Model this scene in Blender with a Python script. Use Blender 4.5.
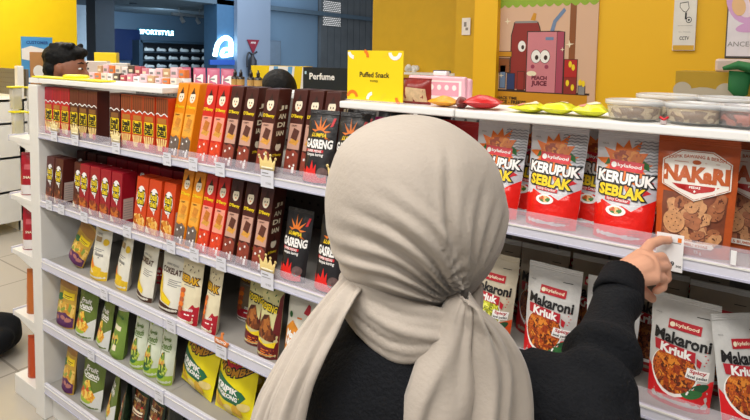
import bpy, bmesh, math, random
from mathutils import Vector, Matrix, noise
from mathutils.geometry import delaunay_2d_cdt

for o in list(bpy.data.objects):
    bpy.data.objects.remove(o)
scene = bpy.context.scene
COL = scene.collection
R = math.radians

# ---------------------------------------------------------------- camera, world, lights, exposure
cam_data = bpy.data.cameras.new('camera')
cam = bpy.data.objects.new('camera', cam_data)
COL.objects.link(cam)
m3 = Matrix([[0.81801, -0.0547, 0.5726], [0.57493, 0.04643, -0.81689], [0.0181, 0.99742, 0.06943]])
cam.matrix_world = Matrix.Translation((0, 0, 1.6)) @ m3.to_4x4()
cam_data.sensor_width = 36.0
cam_data.lens = 560.0 / 750.0 * 36.0
cam_data.shift_y = -(210 - 96.5) / 750.0
cam_data.clip_start = 0.02
scene.camera = cam

world = bpy.data.worlds.new('world')
scene.world = world
world.use_nodes = True
bg = world.node_tree.nodes['Background']
bg.inputs[0].default_value = (0.93, 0.96, 1.0, 1)
bg.inputs[1].default_value = 0.24

def area(name, loc, sx, sy, power, color=(1, 1, 1), target=None):
    l = bpy.data.lights.new(name, 'AREA')
    l.shape = 'RECTANGLE'; l.size = sx; l.size_y = sy; l.energy = power; l.color = color
    o = bpy.data.objects.new(name, l); COL.objects.link(o); o.location = loc
    if target is not None:
        d = Vector(target) - Vector(loc)
        o.rotation_euler = d.to_track_quat('-Z', 'Y').to_euler()
    return o
# ceiling light panels over the aisle and over the next aisles (the visible panels are built with the ceiling)
LAMPS = [(-2.3, -0.2, 1.9, 0.5, 36), (0.1, -0.2, 1.9, 0.5, 44), (-1.1, -1.5, 2.6, 0.6, 42),
         (-2.6, 2.2, 1.6, 0.4, 20), (-0.6, 2.3, 1.6, 0.4, 13), (-5.0, 2.2, 1.4, 0.6, 32), (-5.0, 0.2, 1.4, 0.6, 24)]
for i, (x, y, sx, sy, p) in enumerate(LAMPS):
    area('ceiling_lamp_light', (x, y, 3.13), sx, sy, p, (1.0, 0.97, 0.93))
area('mall_fill_light', (-7.6, 7.5, 3.4), 3.0, 7.0, 165, (0.80, 0.90, 1.0), (-10.5, 8.5, 1.2))  # unseen fill lamp added to brighten the mall fronts
area('shop_light', (-11.2, 7.6, 2.75), 0.5, 3.5, 130, (0.8, 0.92, 1.0), (-12.9, 7.8, 1.3))

scene.view_settings.view_transform = 'Standard'
scene.view_settings.look = 'None'
scene.view_settings.gamma = 1
scene.view_settings.use_curve_mapping = False
scene.view_settings.exposure = 0.0

# ---------------------------------------------------------------- helpers
def lin(h):
    h = h.lstrip('#')
    c = [int(h[i:i + 2], 16) / 255 for i in (0, 2, 4)]
    return tuple(x / 12.92 if x <= .04045 else ((x + .055) / 1.055) ** 2.4 for x in c) + (1,)

MATS = {}
def mat(name, col, rough=.5, metal=0, bump=0, bscale=40, emit=0, var=.05, vscale=12, spec=.5, sheen=0, trans=0, coat=0):
    if name in MATS: return MATS[name]
    m = bpy.data.materials.new(name); m.use_nodes = True
    nt = m.node_tree; b = nt.nodes['Principled BSDF']
    c = lin(col)
    b.inputs['Roughness'].default_value = rough; b.inputs['Metallic'].default_value = metal
    b.inputs['Specular IOR Level'].default_value = spec
    tc = nt.nodes.new('ShaderNodeTexCoord')
    if var and not emit:
        nz = nt.nodes.new('ShaderNodeTexNoise'); nz.inputs['Scale'].default_value = vscale
        nz.inputs['Detail'].default_value = 3
        nt.links.new(tc.outputs['Object'], nz.inputs['Vector'])
        rp = nt.nodes.new('ShaderNodeValToRGB')
        rp.color_ramp.elements[0].position = .3; rp.color_ramp.elements[1].position = .7
        rp.color_ramp.elements[0].color = tuple(max(0, x * (1 - var)) for x in c[:3]) + (1,)
        rp.color_ramp.elements[1].color = tuple(min(1, x * (1 + var)) for x in c[:3]) + (1,)
        nt.links.new(nz.outputs['Fac'], rp.inputs['Fac'])
        nt.links.new(rp.outputs['Color'], b.inputs['Base Color'])
    else:
        b.inputs['Base Color'].default_value = c
    if bump:
        nb = nt.nodes.new('ShaderNodeTexNoise'); nb.inputs['Scale'].default_value = bscale; nb.inputs['Detail'].default_value = 4
        nt.links.new(tc.outputs['Object'], nb.inputs['Vector'])
        bp = nt.nodes.new('ShaderNodeBump'); bp.inputs['Strength'].default_value = bump; bp.inputs['Distance'].default_value = .01
        nt.links.new(nb.outputs['Fac'], bp.inputs['Height']); nt.links.new(bp.outputs['Normal'], b.inputs['Normal'])
    if emit:
        b.inputs['Emission Color'].default_value = c; b.inputs['Emission Strength'].default_value = emit
    if sheen: b.inputs['Sheen Weight'].default_value = sheen
    if coat: b.inputs['Coat Weight'].default_value = coat; b.inputs['Coat Roughness'].default_value = .15
    if trans: b.inputs['Transmission Weight'].default_value = trans
    MATS[name] = m
    return m

def film(name, col, rough=.32):
    return mat(name, col, rough, 0, .42, 30, var=.03, spec=.5)

def ink(name, col, rough=.45):
    return mat(name, col, rough, var=0.02)

def food(name, cols, scale=90, kind='voronoi', stretch=(1, 1, 1)):
    """procedural picture of snack food: coloured cells with dark gaps"""
    if name in MATS: return MATS[name]
    m = bpy.data.materials.new(name); m.use_nodes = True
    nt = m.node_tree; b = nt.nodes['Principled BSDF']; b.inputs['Roughness'].default_value = .4
    tc = nt.nodes.new('ShaderNodeTexCoord'); mp = nt.nodes.new('ShaderNodeMapping')
    mp.inputs['Scale'].default_value = stretch
    nt.links.new(tc.outputs['Object'], mp.inputs['Vector'])
    vo = nt.nodes.new('ShaderNodeTexVoronoi'); vo.inputs['Scale'].default_value = scale
    wob = nt.nodes.new('ShaderNodeTexNoise'); wob.inputs['Scale'].default_value = scale * .6
    mx = nt.nodes.new('ShaderNodeMixRGB'); mx.blend_type = 'ADD'; mx.inputs[0].default_value = .02
    nt.links.new(mp.outputs[0], mx.inputs[1]); nt.links.new(mp.outputs[0], wob.inputs['Vector'])
    nt.links.new(wob.outputs['Color'], mx.inputs[2]); nt.links.new(mx.outputs[0], vo.inputs['Vector'])
    sp = nt.nodes.new('ShaderNodeSeparateColor'); nt.links.new(vo.outputs['Color'], sp.inputs[0])
    rp = nt.nodes.new('ShaderNodeValToRGB'); rp.color_ramp.interpolation = 'CONSTANT'
    e = rp.color_ramp.elements
    while len(e) < len(cols): e.new(.5)
    for i, c in enumerate(cols):
        e[i].position = i / len(cols); e[i].color = lin(c)
    nt.links.new(sp.outputs[0], rp.inputs['Fac'])
    nt.links.new(rp.outputs['Color'], b.inputs['Base Color'])
    MATS[name] = m
    return m

def grid_mat(name, base, line, sx, sy, rough=.3, axis='xy', width=.006):
    """floor or wall tiles with thin joints, object space metres"""
    m = bpy.data.materials.new(name); m.use_nodes = True
    nt = m.node_tree; b = nt.nodes['Principled BSDF']; b.inputs['Roughness'].default_value = rough
    tc = nt.nodes.new('ShaderNodeTexCoord'); br = nt.nodes.new('ShaderNodeTexBrick')
    br.offset = 0; br.inputs['Scale'].default_value = 1
    br.inputs['Brick Width'].default_value = sx; br.inputs['Row Height'].default_value = sy
    br.inputs['Mortar Size'].default_value = width; br.inputs['Mortar Smooth'].default_value = .1
    c = lin(base)
    br.inputs['Color1'].default_value = c; br.inputs['Color2'].default_value = tuple(x * .96 for x in c[:3]) + (1,)
    br.inputs['Mortar'].default_value = lin(line)
    nt.links.new(tc.outputs['Object'], br.inputs['Vector']); nt.links.new(br.outputs['Color'], b.inputs['Base Color'])
    MATS[name] = m
    return m

def acrylic(name, col, alpha=.3):
    """clear plastic: mostly see-through with a milky sheen"""
    if name in MATS: return MATS[name]
    m = bpy.data.materials.new(name); m.use_nodes = True
    nt = m.node_tree; b = nt.nodes['Principled BSDF']
    b.inputs['Base Color'].default_value = lin(col); b.inputs['Roughness'].default_value = .12
    t = nt.nodes.new('ShaderNodeBsdfTransparent'); mx = nt.nodes.new('ShaderNodeMixShader')
    mx.inputs[0].default_value = alpha
    nt.links.new(t.outputs[0], mx.inputs[1]); nt.links.new(b.outputs[0], mx.inputs[2])
    nt.links.new(mx.outputs[0], nt.nodes['Material Output'].inputs['Surface'])
    MATS[name] = m
    return m

class MB:
    """collects polygons of several materials into ONE mesh"""
    def __init__(s): s.v = []; s.f = []; s.mi = []; s.mats = []; s.sm = []
    def m(s, mt):
        if mt not in s.mats: s.mats.append(mt)
        return s.mats.index(mt)
    def add(s, vs, fs, mt, smooth=False):
        o = len(s.v); k = s.m(mt)
        s.v += [tuple(v) for v in vs]
        for f in fs: s.f.append([i + o for i in f]); s.mi.append(k); s.sm.append(smooth)
    def box(s, a, b, mt, bev=0):
        (x0, y0, z0), (x1, y1, z1) = a, b
        if bev <= 0:
            s.add([(x0, y0, z0), (x1, y0, z0), (x1, y1, z0), (x0, y1, z0), (x0, y0, z1), (x1, y0, z1), (x1, y1, z1), (x0, y1, z1)],
                  [(0, 3, 2, 1), (4, 5, 6, 7), (0, 1, 5, 4), (1, 2, 6, 5), (2, 3, 7, 6), (3, 0, 4, 7)], mt)
        else:
            bm = bmesh.new(); bmesh.ops.create_cube(bm, size=1)
            for v in bm.verts: v.co = Vector(((x0 + x1) / 2 + v.co.x * (x1 - x0), (y0 + y1) / 2 + v.co.y * (y1 - y0), (z0 + z1) / 2 + v.co.z * (z1 - z0)))
            bmesh.ops.bevel(bm, geom=bm.edges[:], offset=bev, segments=2, affect='EDGES', profile=.5)
            s.bm(bm, mt)
    def bm(s, bm, mt, smooth=False, M=None):
        bm.verts.index_update()
        s.add([(M @ v.co if M else v.co) for v in bm.verts], [[v.index for v in f.verts] for f in bm.faces], mt, smooth); bm.free()
    def lathe(s, prof, mt, c=(0, 0, 0), n=24, sx=1, sy=1, smooth=True, cap=True):
        vs = []; fs = []
        for (r, z) in prof:
            for i in range(n):
                a = 2 * math.pi * i / n; vs.append((c[0] + r * sx * math.cos(a), c[1] + r * sy * math.sin(a), c[2] + z))
        for j in range(len(prof) - 1):
            for i in range(n):
                k = (i + 1) % n; fs.append((j * n + i, j * n + k, (j + 1) * n + k, (j + 1) * n + i))
        if cap:
            fs.append(tuple(range(n - 1, -1, -1))); fs.append(tuple((len(prof) - 1) * n + i for i in range(n)))
        s.add(vs, fs, mt, smooth)
    def tube(s, pts, rad, mt, n=8, smooth=True, flat=1.0):
        pts = [Vector(p) for p in pts]; rad = rad if isinstance(rad, (list, tuple)) else [rad] * len(pts)
        vs = []; fs = []; up = Vector((0, 0, 1)); last = None
        for i, p in enumerate(pts):
            t = (pts[min(i + 1, len(pts) - 1)] - pts[max(i - 1, 0)]).normalized()
            a = t.cross(up if abs(t.z) < .95 else Vector((0, 1, 0))) if last is None else last - t * last.dot(t)
            a.normalize(); last = a; b = t.cross(a)
            for k in range(n):
                q = 2 * math.pi * k / n; vs.append(p + a * rad[i] * math.cos(q) + b * rad[i] * flat * math.sin(q))
        for i in range(len(pts) - 1):
            for k in range(n):
                l = (k + 1) % n; fs.append((i * n + k, i * n + l, (i + 1) * n + l, (i + 1) * n + k))
        fs.append(tuple(range(n - 1, -1, -1))); fs.append(tuple((len(pts) - 1) * n + k for k in range(n)))
        s.add(vs, fs, mt, smooth)
    def mesh(s, name):
        me = bpy.data.meshes.new(name); me.from_pydata(s.v, [], s.f)
        for m in s.mats: me.materials.append(m)
        me.polygons.foreach_set('material_index', s.mi); me.polygons.foreach_set('use_smooth', s.sm)
        me.update(); return me
    def obj(s, name, parent=None, loc=None):
        o = bpy.data.objects.new(name, s.mesh(name)); COL.objects.link(o)
        if parent is not None: o.parent = parent
        if loc is not None: o.location = loc
        return o

def tag(o, label=None, cat=None, group=None, kind=None):
    if label: o['label'] = label
    if cat: o['category'] = cat
    if group: o['group'] = group
    if kind: o['kind'] = kind
    return o
def empty(name, loc=(0, 0, 0), rz=0):
    o = bpy.data.objects.new(name, None); COL.objects.link(o); o.location = loc; o.rotation_euler.z = rz
    o.empty_display_size = .05
    return o
def struct(mb, name, loc=None): return tag(mb.obj(name, None, loc), kind='structure')
def copy_tree(o, parent=None):
    c = o.copy(); COL.objects.link(c)
    if parent is not None: c.parent = parent
    for ch in list(o.children): copy_tree(ch, c)
    return c

# ---- text and 2-D shapes that follow a surface S(x, z, off) -> 3-D point
_GL = {}
def glyphs(text, bold):
    k = (text, bold)
    if k in _GL: return _GL[k]
    cu = bpy.data.curves.new('t', 'FONT'); cu.body = text; cu.size = 1; cu.offset = bold; cu.resolution_u = 2
    cu.align_x = 'CENTER'; cu.space_line = .85
    ob = bpy.data.objects.new('t', cu); COL.objects.link(ob)
    dg = bpy.context.evaluated_depsgraph_get(); me = ob.evaluated_get(dg).to_mesh()
    vs = [(v.co.x, v.co.y) for v in me.vertices]; fs = [list(p.vertices) for p in me.polygons]
    ob.evaluated_get(dg).to_mesh_clear(); bpy.data.objects.remove(ob); bpy.data.curves.remove(cu)
    xs = [v[0] for v in vs] or [0]; ys = [v[1] for v in vs] or [0]
    _GL[k] = (vs, fs, (min(xs), max(xs), min(ys), max(ys)))
    return _GL[k]

def text(mb, S, s, cx, cz, w, mt, off=.0012, bold=.02, h=None, rot=0, slant=0, arc=0, center=None):
    """text of overall width w (and height h if given) centred on (cx, cz)"""
    vs, fs, _ = glyphs(s, bold)
    x0, x1, y0, y1 = glyphs(s, 0)[2] if center is None else center
    kx = w / max(1e-6, x1 - x0); kz = kx if h is None else h / max(1e-6, y1 - y0)
    ca, sa = math.cos(rot), math.sin(rot); out = []
    for (a, b) in vs:
        x = (a - (x0 + x1) / 2) * kx; z = (b - (y0 + y1) / 2) * kz; x += slant * z; z += arc * (x / w) ** 2
        out.append(S(cx + x * ca - z * sa, cz + x * sa + z * ca, off))
    mb.add(out, fs, mt)

def fill(pts, step=.012):
    P = []; n = len(pts)
    for i in range(n):
        a, b = Vector(pts[i]), Vector(pts[(i + 1) % n]); k = max(1, int((b - a).length / step))
        for j in range(k): P.append(a.lerp(b, j / k))
    m = len(P); edges = [(i, (i + 1) % m) for i in range(m)]
    x0 = min(p.x for p in P); x1 = max(p.x for p in P); y0 = min(p.y for p in P); y1 = max(p.y for p in P)
    G = []; y = y0 + step / 2
    while y < y1:
        x = x0 + step / 2
        while x < x1: G.append(Vector((x, y))); x += step
        y += step
    r = delaunay_2d_cdt(P + G, edges, [], 1, 1e-6)
    return [tuple(v) for v in r[0]], [list(f) for f in r[2]]
def poly(mb, S, pts, mt, off=.0006, step=.012):
    vs, fs = fill(pts, step); mb.add([S(x, z, off) for x, z in vs], fs, mt, True)
def rect(mb, S, x0, z0, x1, z1, mt, off=.0006, step=.012, rot=0):
    c, s = math.cos(rot), math.sin(rot); cx, cz = (x0 + x1) / 2, (z0 + z1) / 2
    q = [(cx + (a - cx) * c - (b - cz) * s, cz + (a - cx) * s + (b - cz) * c) for a, b in ((x0, z0), (x1, z0), (x1, z1), (x0, z1))]
    poly(mb, S, q, mt, off, step)
def ell(cx, cz, a, b, n=22, rot=0, t0=0, t1=2 * math.pi):
    c, s = math.cos(rot), math.sin(rot); out = []
    for i in range(n):
        t = t0 + (t1 - t0) * i / (n if abs(t1 - t0) > 6.28 else n - 1); x = a * math.cos(t); z = b * math.sin(t)
        out.append((cx + x * c - z * s, cz + x * s + z * c))
    return out
def star(cx, cz, r0, r1, n, seed=0, sq=1.0):
    rnd = random.Random(seed); out = []
    for i in range(2 * n):
        r = (r1 if i % 2 == 0 else r0) * (rnd.uniform(.75, 1.1) if i % 2 == 0 else 1); t = math.pi * i / n + .1
        out.append((cx + r * math.cos(t), cz + r * sq * math.sin(t)))
    return out
def flatS(ox, oy, oz, ux, uy, n):
    """plane with origin o, width axis u (in xy), normal n (in xy); off along n"""
    def S(x, z, off): return (ox + ux * x + n[0] * off, oy + uy * x + n[1] * off, oz + z)
    return S

# ---------------------------------------------------------------- materials
WHITE = mat('white_powder_coat', 'e6e4df', .4, var=.02)
WHITE2 = mat('white_board', 'efeeea', .5, var=.02)
RAIL = mat('price_rail_plastic', 'd6d5e1', .25, var=.02)
RAILD = mat('price_rail_groove', 'b9b9cc', .3)
CLEAR = acrylic('clear_acrylic', 'e6dfea', .24)
GREYPANEL = mat('pegboard_grey', '6f6b67', .6)
DARKHOLE = mat('peg_hole', '2a2827', .9)
INKW = ink('ink_white', 'f4f1ec'); INKK = ink('ink_black', '1a1717'); INKR = ink('ink_red', 'c6202a'); INKY = ink('ink_yellow', 'f2d21c')
INKO = ink('ink_orange', 'ea7a1e'); INKG = ink('ink_green', '2f6b35'); INKGR = ink('ink_grey', '8c8a88'); INKB = ink('ink_brown', '4b2417')
INKC = ink('ink_cream', 'efe3c4'); INKDG = ink('ink_dark_green', '1f4d2c')
PAPER = mat('paper_white', 'eeecec', .6, var=.02)

# ================================================================ SETTING
FLOOR = grid_mat('floor_tiles', 'b3aca1', '8f887e', .6, .6, .25)
mb = MB(); mb.box((-16, -4, -.05), (3, 13, 0), FLOOR); struct(mb, 'floor')
CEIL = mat('ceiling_paint', 'd9d7d2', .8)
mb = MB(); mb.box((-8.4, -4, 3.2), (3, 4.6, 3.26), CEIL); struct(mb, 'ceiling')
YEL = mat('yellow_wall_paint', 'edb80d', .55, var=.03, vscale=1.5)
YELB = mat('bright_yellow_wall', 'ffd60a', .5, var=.02)
YEL_SHADE = mat('yellow_recess_shade', 'd6ac16', .6, var=.03)  # yellow wall colour darkened: the recess shade is put into it
# right yellow wall (behind the shelf, parallel to it), with a recess to its left
mb = MB()
xc = (-1.646, 3.5, 1.595)[0]
mb.box((xc, 3.5, 0), (1.6, 3.7, 3.2), YEL); struct(mb, 'wall_back')
mb = MB()
xa = (-1.986, 3.9, 1.592)[0]
mb.box((xa, 3.9, 0), (xc, 4.1, 3.2), YEL_SHADE)
mb.box((xc, 3.7, 0), (xc + .1, 4.1, 3.2), YEL_SHADE); struct(mb, 'wall_recess_side')
mb = MB()
xl = (-3.056, 4.3, 1.576)[0]
mb.box((xl, 4.3, 0), (xa + .3, 4.5, 3.2), YEL_SHADE); mb.box((xa, 4.1, 0), (xa + .1, 4.3, 3.2), YEL_SHADE); struct(mb, 'wall_recess')
# bright edge column beside the poster
mb = MB(); c0 = (-1.611, 3.44, 1.595)[0]; c1 = (-1.455, 3.44, 1.598)[0]
mb.box((c0, 3.44, 0), (c1, 3.5, 3.2), YEL); struct(mb, 'trim_1')
# left yellow wall, across the far end of the aisle
mb = MB(); y1 = (-6, 3.054, 1.517)[1]
mb.box((-6.2, -.5, 0), (-6, y1, 3.2), YELB); struct(mb, 'wall_left')

# mall beyond the left side: dark blue shop fronts
BLUE = mat('mall_blue_wall', '4a6680', .6, var=.06, vscale=.6)
BLUED = mat('mall_dark_blue', '2c4459', .5)
BLUEL = mat('mall_light_blue_glass', '7390ab', .2, var=.1, vscale=.5)
GREYC = mat('mall_grey_column', '8493a8', .6, var=.04, vscale=.8)
MALLC = mat('mall_ceiling', '54697a', .8)
mb = MB(); ya = (-13, 6.229, 1.417)[1]; yb = (-13, 10.78, 1.448)[1]
mb.box((-13.2, ya, 0), (-13, yb + 1, 4.2), BLUE); struct(mb, 'wall_shop')
mb = MB(); z0 = (-11, 7.172, 2.6)[2]
mb.box((-13, 3.5, z0), (-9.0, 15, z0 + .1), MALLC); struct(mb, 'ceiling_shop')
mb = MB()
a = (-9.5, 5.152, 1.47); b = (-9.5, 5.495, 1.472)
mb.box((-9.8, a[1], 0), (-9.5, b[1], 3.6), BLUED); struct(mb, 'trim_2')
mb = MB()
a = (-12, 6.236, 2.072); b = (-12, 6.541, 2.087)
mb.box((-12.3, a[1] - .6, 0), (-12, b[1], 4), mat('far_pale_wall', 'a7bdd0', .7)); struct(mb, 'wall_far_left')
mb = MB(); a = (-9, 7.335, 1.494); b = (-9, 7.769, 1.497); c = (-9, 8.695, 1.503); d = (-9, 8.815, 1.504); e = (-9, 10.54, 1.516)
mb.box((-9.4, a[1], 0), (-9, b[1], 4), mat('mall_blue_column', '3f6a90', .5)); struct(mb, 'trim_3')
mb = MB(); mb.box((-9.6, b[1], 0), (-8.9, c[1], 4), GREYC); struct(mb, 'trim_4')
mb = MB(); mb.box((-9.6, c[1], 0), (-9.1, d[1], 4), BLUED); struct(mb, 'trim_5')
mb = MB(); mb.box((-9.3, d[1], 0), (-9.15, e[1], 4), BLUEL); struct(mb, 'wall_mall_panel')
mb = MB(); f = (-9, 13.31, 1.534)
SLAT = mat('grey_wood_slats', '5f666c', .6, var=.12, vscale=3)
n = 16; y0 = e[1]; dy = (f[1] + 1.5 - e[1]) / n
for i in range(n): mb.box((-9.2, y0 + i * dy + .02, 0), (-9.06, y0 + (i + 1) * dy, 4.4), SLAT)
mb.box((-9.3, y0, 0), (-9.15, y0 + n * dy, 4.4), mat('slat_gap', '3b4045', .8)); struct(mb, 'wall_slats')

# ceiling lamps of the shop (give light, out of the photograph's frame)
LAMPM = mat('lamp_diffuser', 'fff8ee', emit=2.2)
for i, (x, y, sx, sy, p) in enumerate(LAMPS):
    t = empty('ceiling_light', (x, y, 3.2))
    tag(t, 'rectangular white ceiling panel light above ' + ('the left end of the snack shelf', 'the pointing woman', 'the aisle behind the woman', 'the next aisle by the pastel boxes', 'the poster wall side of the next aisle', 'the man at the left end', 'the open floor left of the shelf')[i], 'light', 'ceiling panel lights')
    m1 = MB(); m1.box((-sx / 2 - .03, -sy / 2 - .03, -.045), (sx / 2 + .03, sy / 2 + .03, 0), WHITE2); m1.obj('lamp_housing', t)
    m2 = MB(); m2.box((-sx / 2, -sy / 2, -.05), (sx / 2, sy / 2, -.046), LAMPM); m2.obj('diffuser', t)

# ================================================================ SHELVING
SHELFG = mat('shelf_grey_white', '9c9892', .5, var=.02)
D = 1.104; YB = 1.545; YT = 1.315
SZ = [1.258, .967, .706, .436, .153]            # shelf top surfaces
def shelf_part(root, x0, x1, z, riser=.033):
    s = MB()
    s.box((x0 + .0005, D + .009, z - .024), (x1 - .0005, YB, z), SHELFG, 0)
    sh = s.obj('shelf', root)
    r = MB()
    L = x1 - x0 - .002
    zb_r = z - (.020 if riser else .030)
    r.box((x0 + .001, D - .004, zb_r), (x1 - .001, D + .008, z + (.003 if riser else .014)), RAIL, .002)
    r.box((x0 + .001, D - .006, zb_r), (x1 - .001, D - .003, zb_r + .0035), RAILD)
    r.box((x0 + .001, D - .006, z + .0), (x1 - .001, D - .003, z + .003), WHITE)
    r.obj('price_rail', sh)
    if riser:
        a = MB(); a.box((x0 + .003, D + .002, z + .0032), (x1 - .003, D + .0045, z + riser), CLEAR); a.obj('clear_front_lip', sh)
    return sh
def pegboard(x0, x1, z0, z1, y):
    p = MB(); p.box((x0, y, z0), (x1, y + .02, z1), GREYPANEL)
    nx = int((x1 - x0) / .04)
    for i in range(nx):
        for j in range(int((z1 - z0) / .045)):
            cx = x0 + .02 + i * .04; cz = z0 + .02 + j * .045
            p.add([(cx + .005 * math.cos(k * 1.047), y - .0006, cz + .005 * math.sin(k * 1.047)) for k in range(6)], [(0, 1, 2, 3, 4, 5)], DARKHOLE)
    return p
BAYS = [(-2.493, -1.63, 'white gondola shelving bay at the far left end, with biscuit sticks on top'),
        (-1.63, -.885, 'white gondola shelving bay with the slim leaning cartons, left of the scarf'),
        (-.885, .09, 'white gondola shelving bay behind the headscarf and under the yellow snack sign'),
        (.09, .98, 'white gondola shelving bay running off the right edge of the photo')]
for bi, (x0, x1, lab) in enumerate(BAYS):
    root = empty('shelving_unit', (0, 0, 0)); tag(root, lab, 'shelf', 'gondola shelving bays')
    for zi, z in enumerate(SZ): shelf_part(root, x0, x1, z, .033 if zi < 2 else 0)
    pegboard(x0, x1, .0, 1.455, YB).obj('back_panel', root)
    b = MB(); b.box((x0, D + .03, 0), (x1, YB, SZ[4] - .03), WHITE); b.obj('base_plinth', root)
    t = MB()
    if bi == 1: t.box((x0 + .001, D + .17, 1.468), (x1 - .001, YT + .05, 1.488), WHITE2, .003)
    elif bi == 2:
        t.box((x0 + .001, D, 1.472), (-.562, YT, 1.489), WHITE2, .003); t.box((-.559, D, 1.472), (x1 - .001, YT, 1.489), WHITE2, .003)
    else: t.box((x0 + .001, D, 1.468), (x1 - .001, YT, 1.488), WHITE2, .003)
    t.obj('top_board', root)
    u = MB(); u.box((x1 - .024, YB - .035, .0), (x1 - .0005, YB, 1.455), WHITE); u.obj('upright', root)
    if bi == 0:
        u = MB(); u.box((-2.576, D - .004, 0), (-2.494, YB, 1.46), WHITE, .003)
        u.box((-2.576, D, 1.468), (-2.494, YT, 1.488), WHITE2); u.obj('upright', root)
# end unit: shelves sticking out to the left of the corner post
root = empty('end_shelving_unit', (0, 0, 0))
tag(root, 'narrow white end shelves facing left beyond the corner post', 'shelf')
EZ = [(-2.692, 1.12, 1.216)[2], (-2.707, 1.12, 0.9477)[2], (-2.692, 1.12, 0.6944)[2], (-2.688, 1.12, 0.3986)[2], (-2.705, 1.12, 0.0911)[2]]
EX = (-2.807, 1.12, 0.9644)[0]
for i, z in enumerate(EZ):
    s = MB()
    if i < 4:
        s.box((EX, D + .01, z - .022), (-2.577, YB, z), WHITE, .002)
        s.add([(-2.577, D + .012, z - .022), (EX + .04, D + .012, z - .022), (-2.577, D + .012, z - .06), (-2.577, D + .018, z - .022), (EX + .04, D + .018, z - .022), (-2.577, D + .018, z - .06)],
              [(0, 1, 2), (3, 5, 4), (0, 3, 4, 1), (1, 4, 5, 2), (0, 2, 5, 3)], WHITE)
        sh = s.obj('shelf', root)
        r = MB(); r.box((EX - .012, D + .01, z - .024), (EX - .001, YB, z + .006), RAIL, .002); r.obj('price_rail', sh)
    else:
        s.box((EX - .01, D + .01, 0), (-2.577, YB, z), WHITE, .003); s.obj('base_plinth', root)

# the white gondola end far left, across the floor
g0 = (-5.364, 2.229, 0.0517)
root = empty('display_shelf', (g0[0], g0[1], 0)); tag(root, 'distant white display shelf at the left edge with pegboard top', 'shelf')
s = MB(); s.box((-1.0, -.02, 0), (-.02, .55, .1), WHITE2); s.obj('base_plinth', root)
for yy in (-.02, -.5):
    s = MB(); s.box((-.06, yy, 0), (0, yy + .05, 1.47), WHITE2, .004); s.obj('upright', root)
s = pegboard(-1.0, 0, 1.2, 1.44, .05); s.box((-1.0, .051, .1), (0, .07, 1.2), WHITE2); s.box((-.02, -.45, .1), (0, .05, 1.18), WHITE2); s.obj('back_panel', root)
for z in (.38, .68, .98, 1.18):
    s = MB(); s.box((-1.0, -.5, z - .02), (0, .05, z), WHITE2); s.box((-1.0, -.53, z - .035), (0, -.5, z + .005), RAIL); s.obj('shelf', root)
rnd = random.Random(5)
FC = {'b94f5a': 'red', 'e7c7cf': 'pale pink', 'd9b23a': 'mustard', 'c9dcc0': 'pale green', 'f0e6e0': 'off-white', 'b05a7a': 'plum'}
for z in (.38, .68, .98):
    for i in range(5):
        c = rnd.choice(['b94f5a', 'e7c7cf', 'd9b23a', 'c9dcc0', 'f0e6e0', 'b05a7a'])
        m = MB(); m.box((-.045, -.04, 0), (.045, .04, rnd.uniform(.12, .2)), mat('far_pack_' + c, c, .5), .006)
        o = m.obj('product_box', None, (g0[0] - .13 - i * .17, g0[1] - .4, z + .001))
        tag(o, '%s box, %s tier of the distant white shelf, %s from its right post' % (FC[c], {.38: 'lowest', .68: 'middle', .98: 'upper'}[z], ('first', 'second', 'third', 'fourth', 'fifth')[i]), 'box', 'products on the far white shelf')

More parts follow.
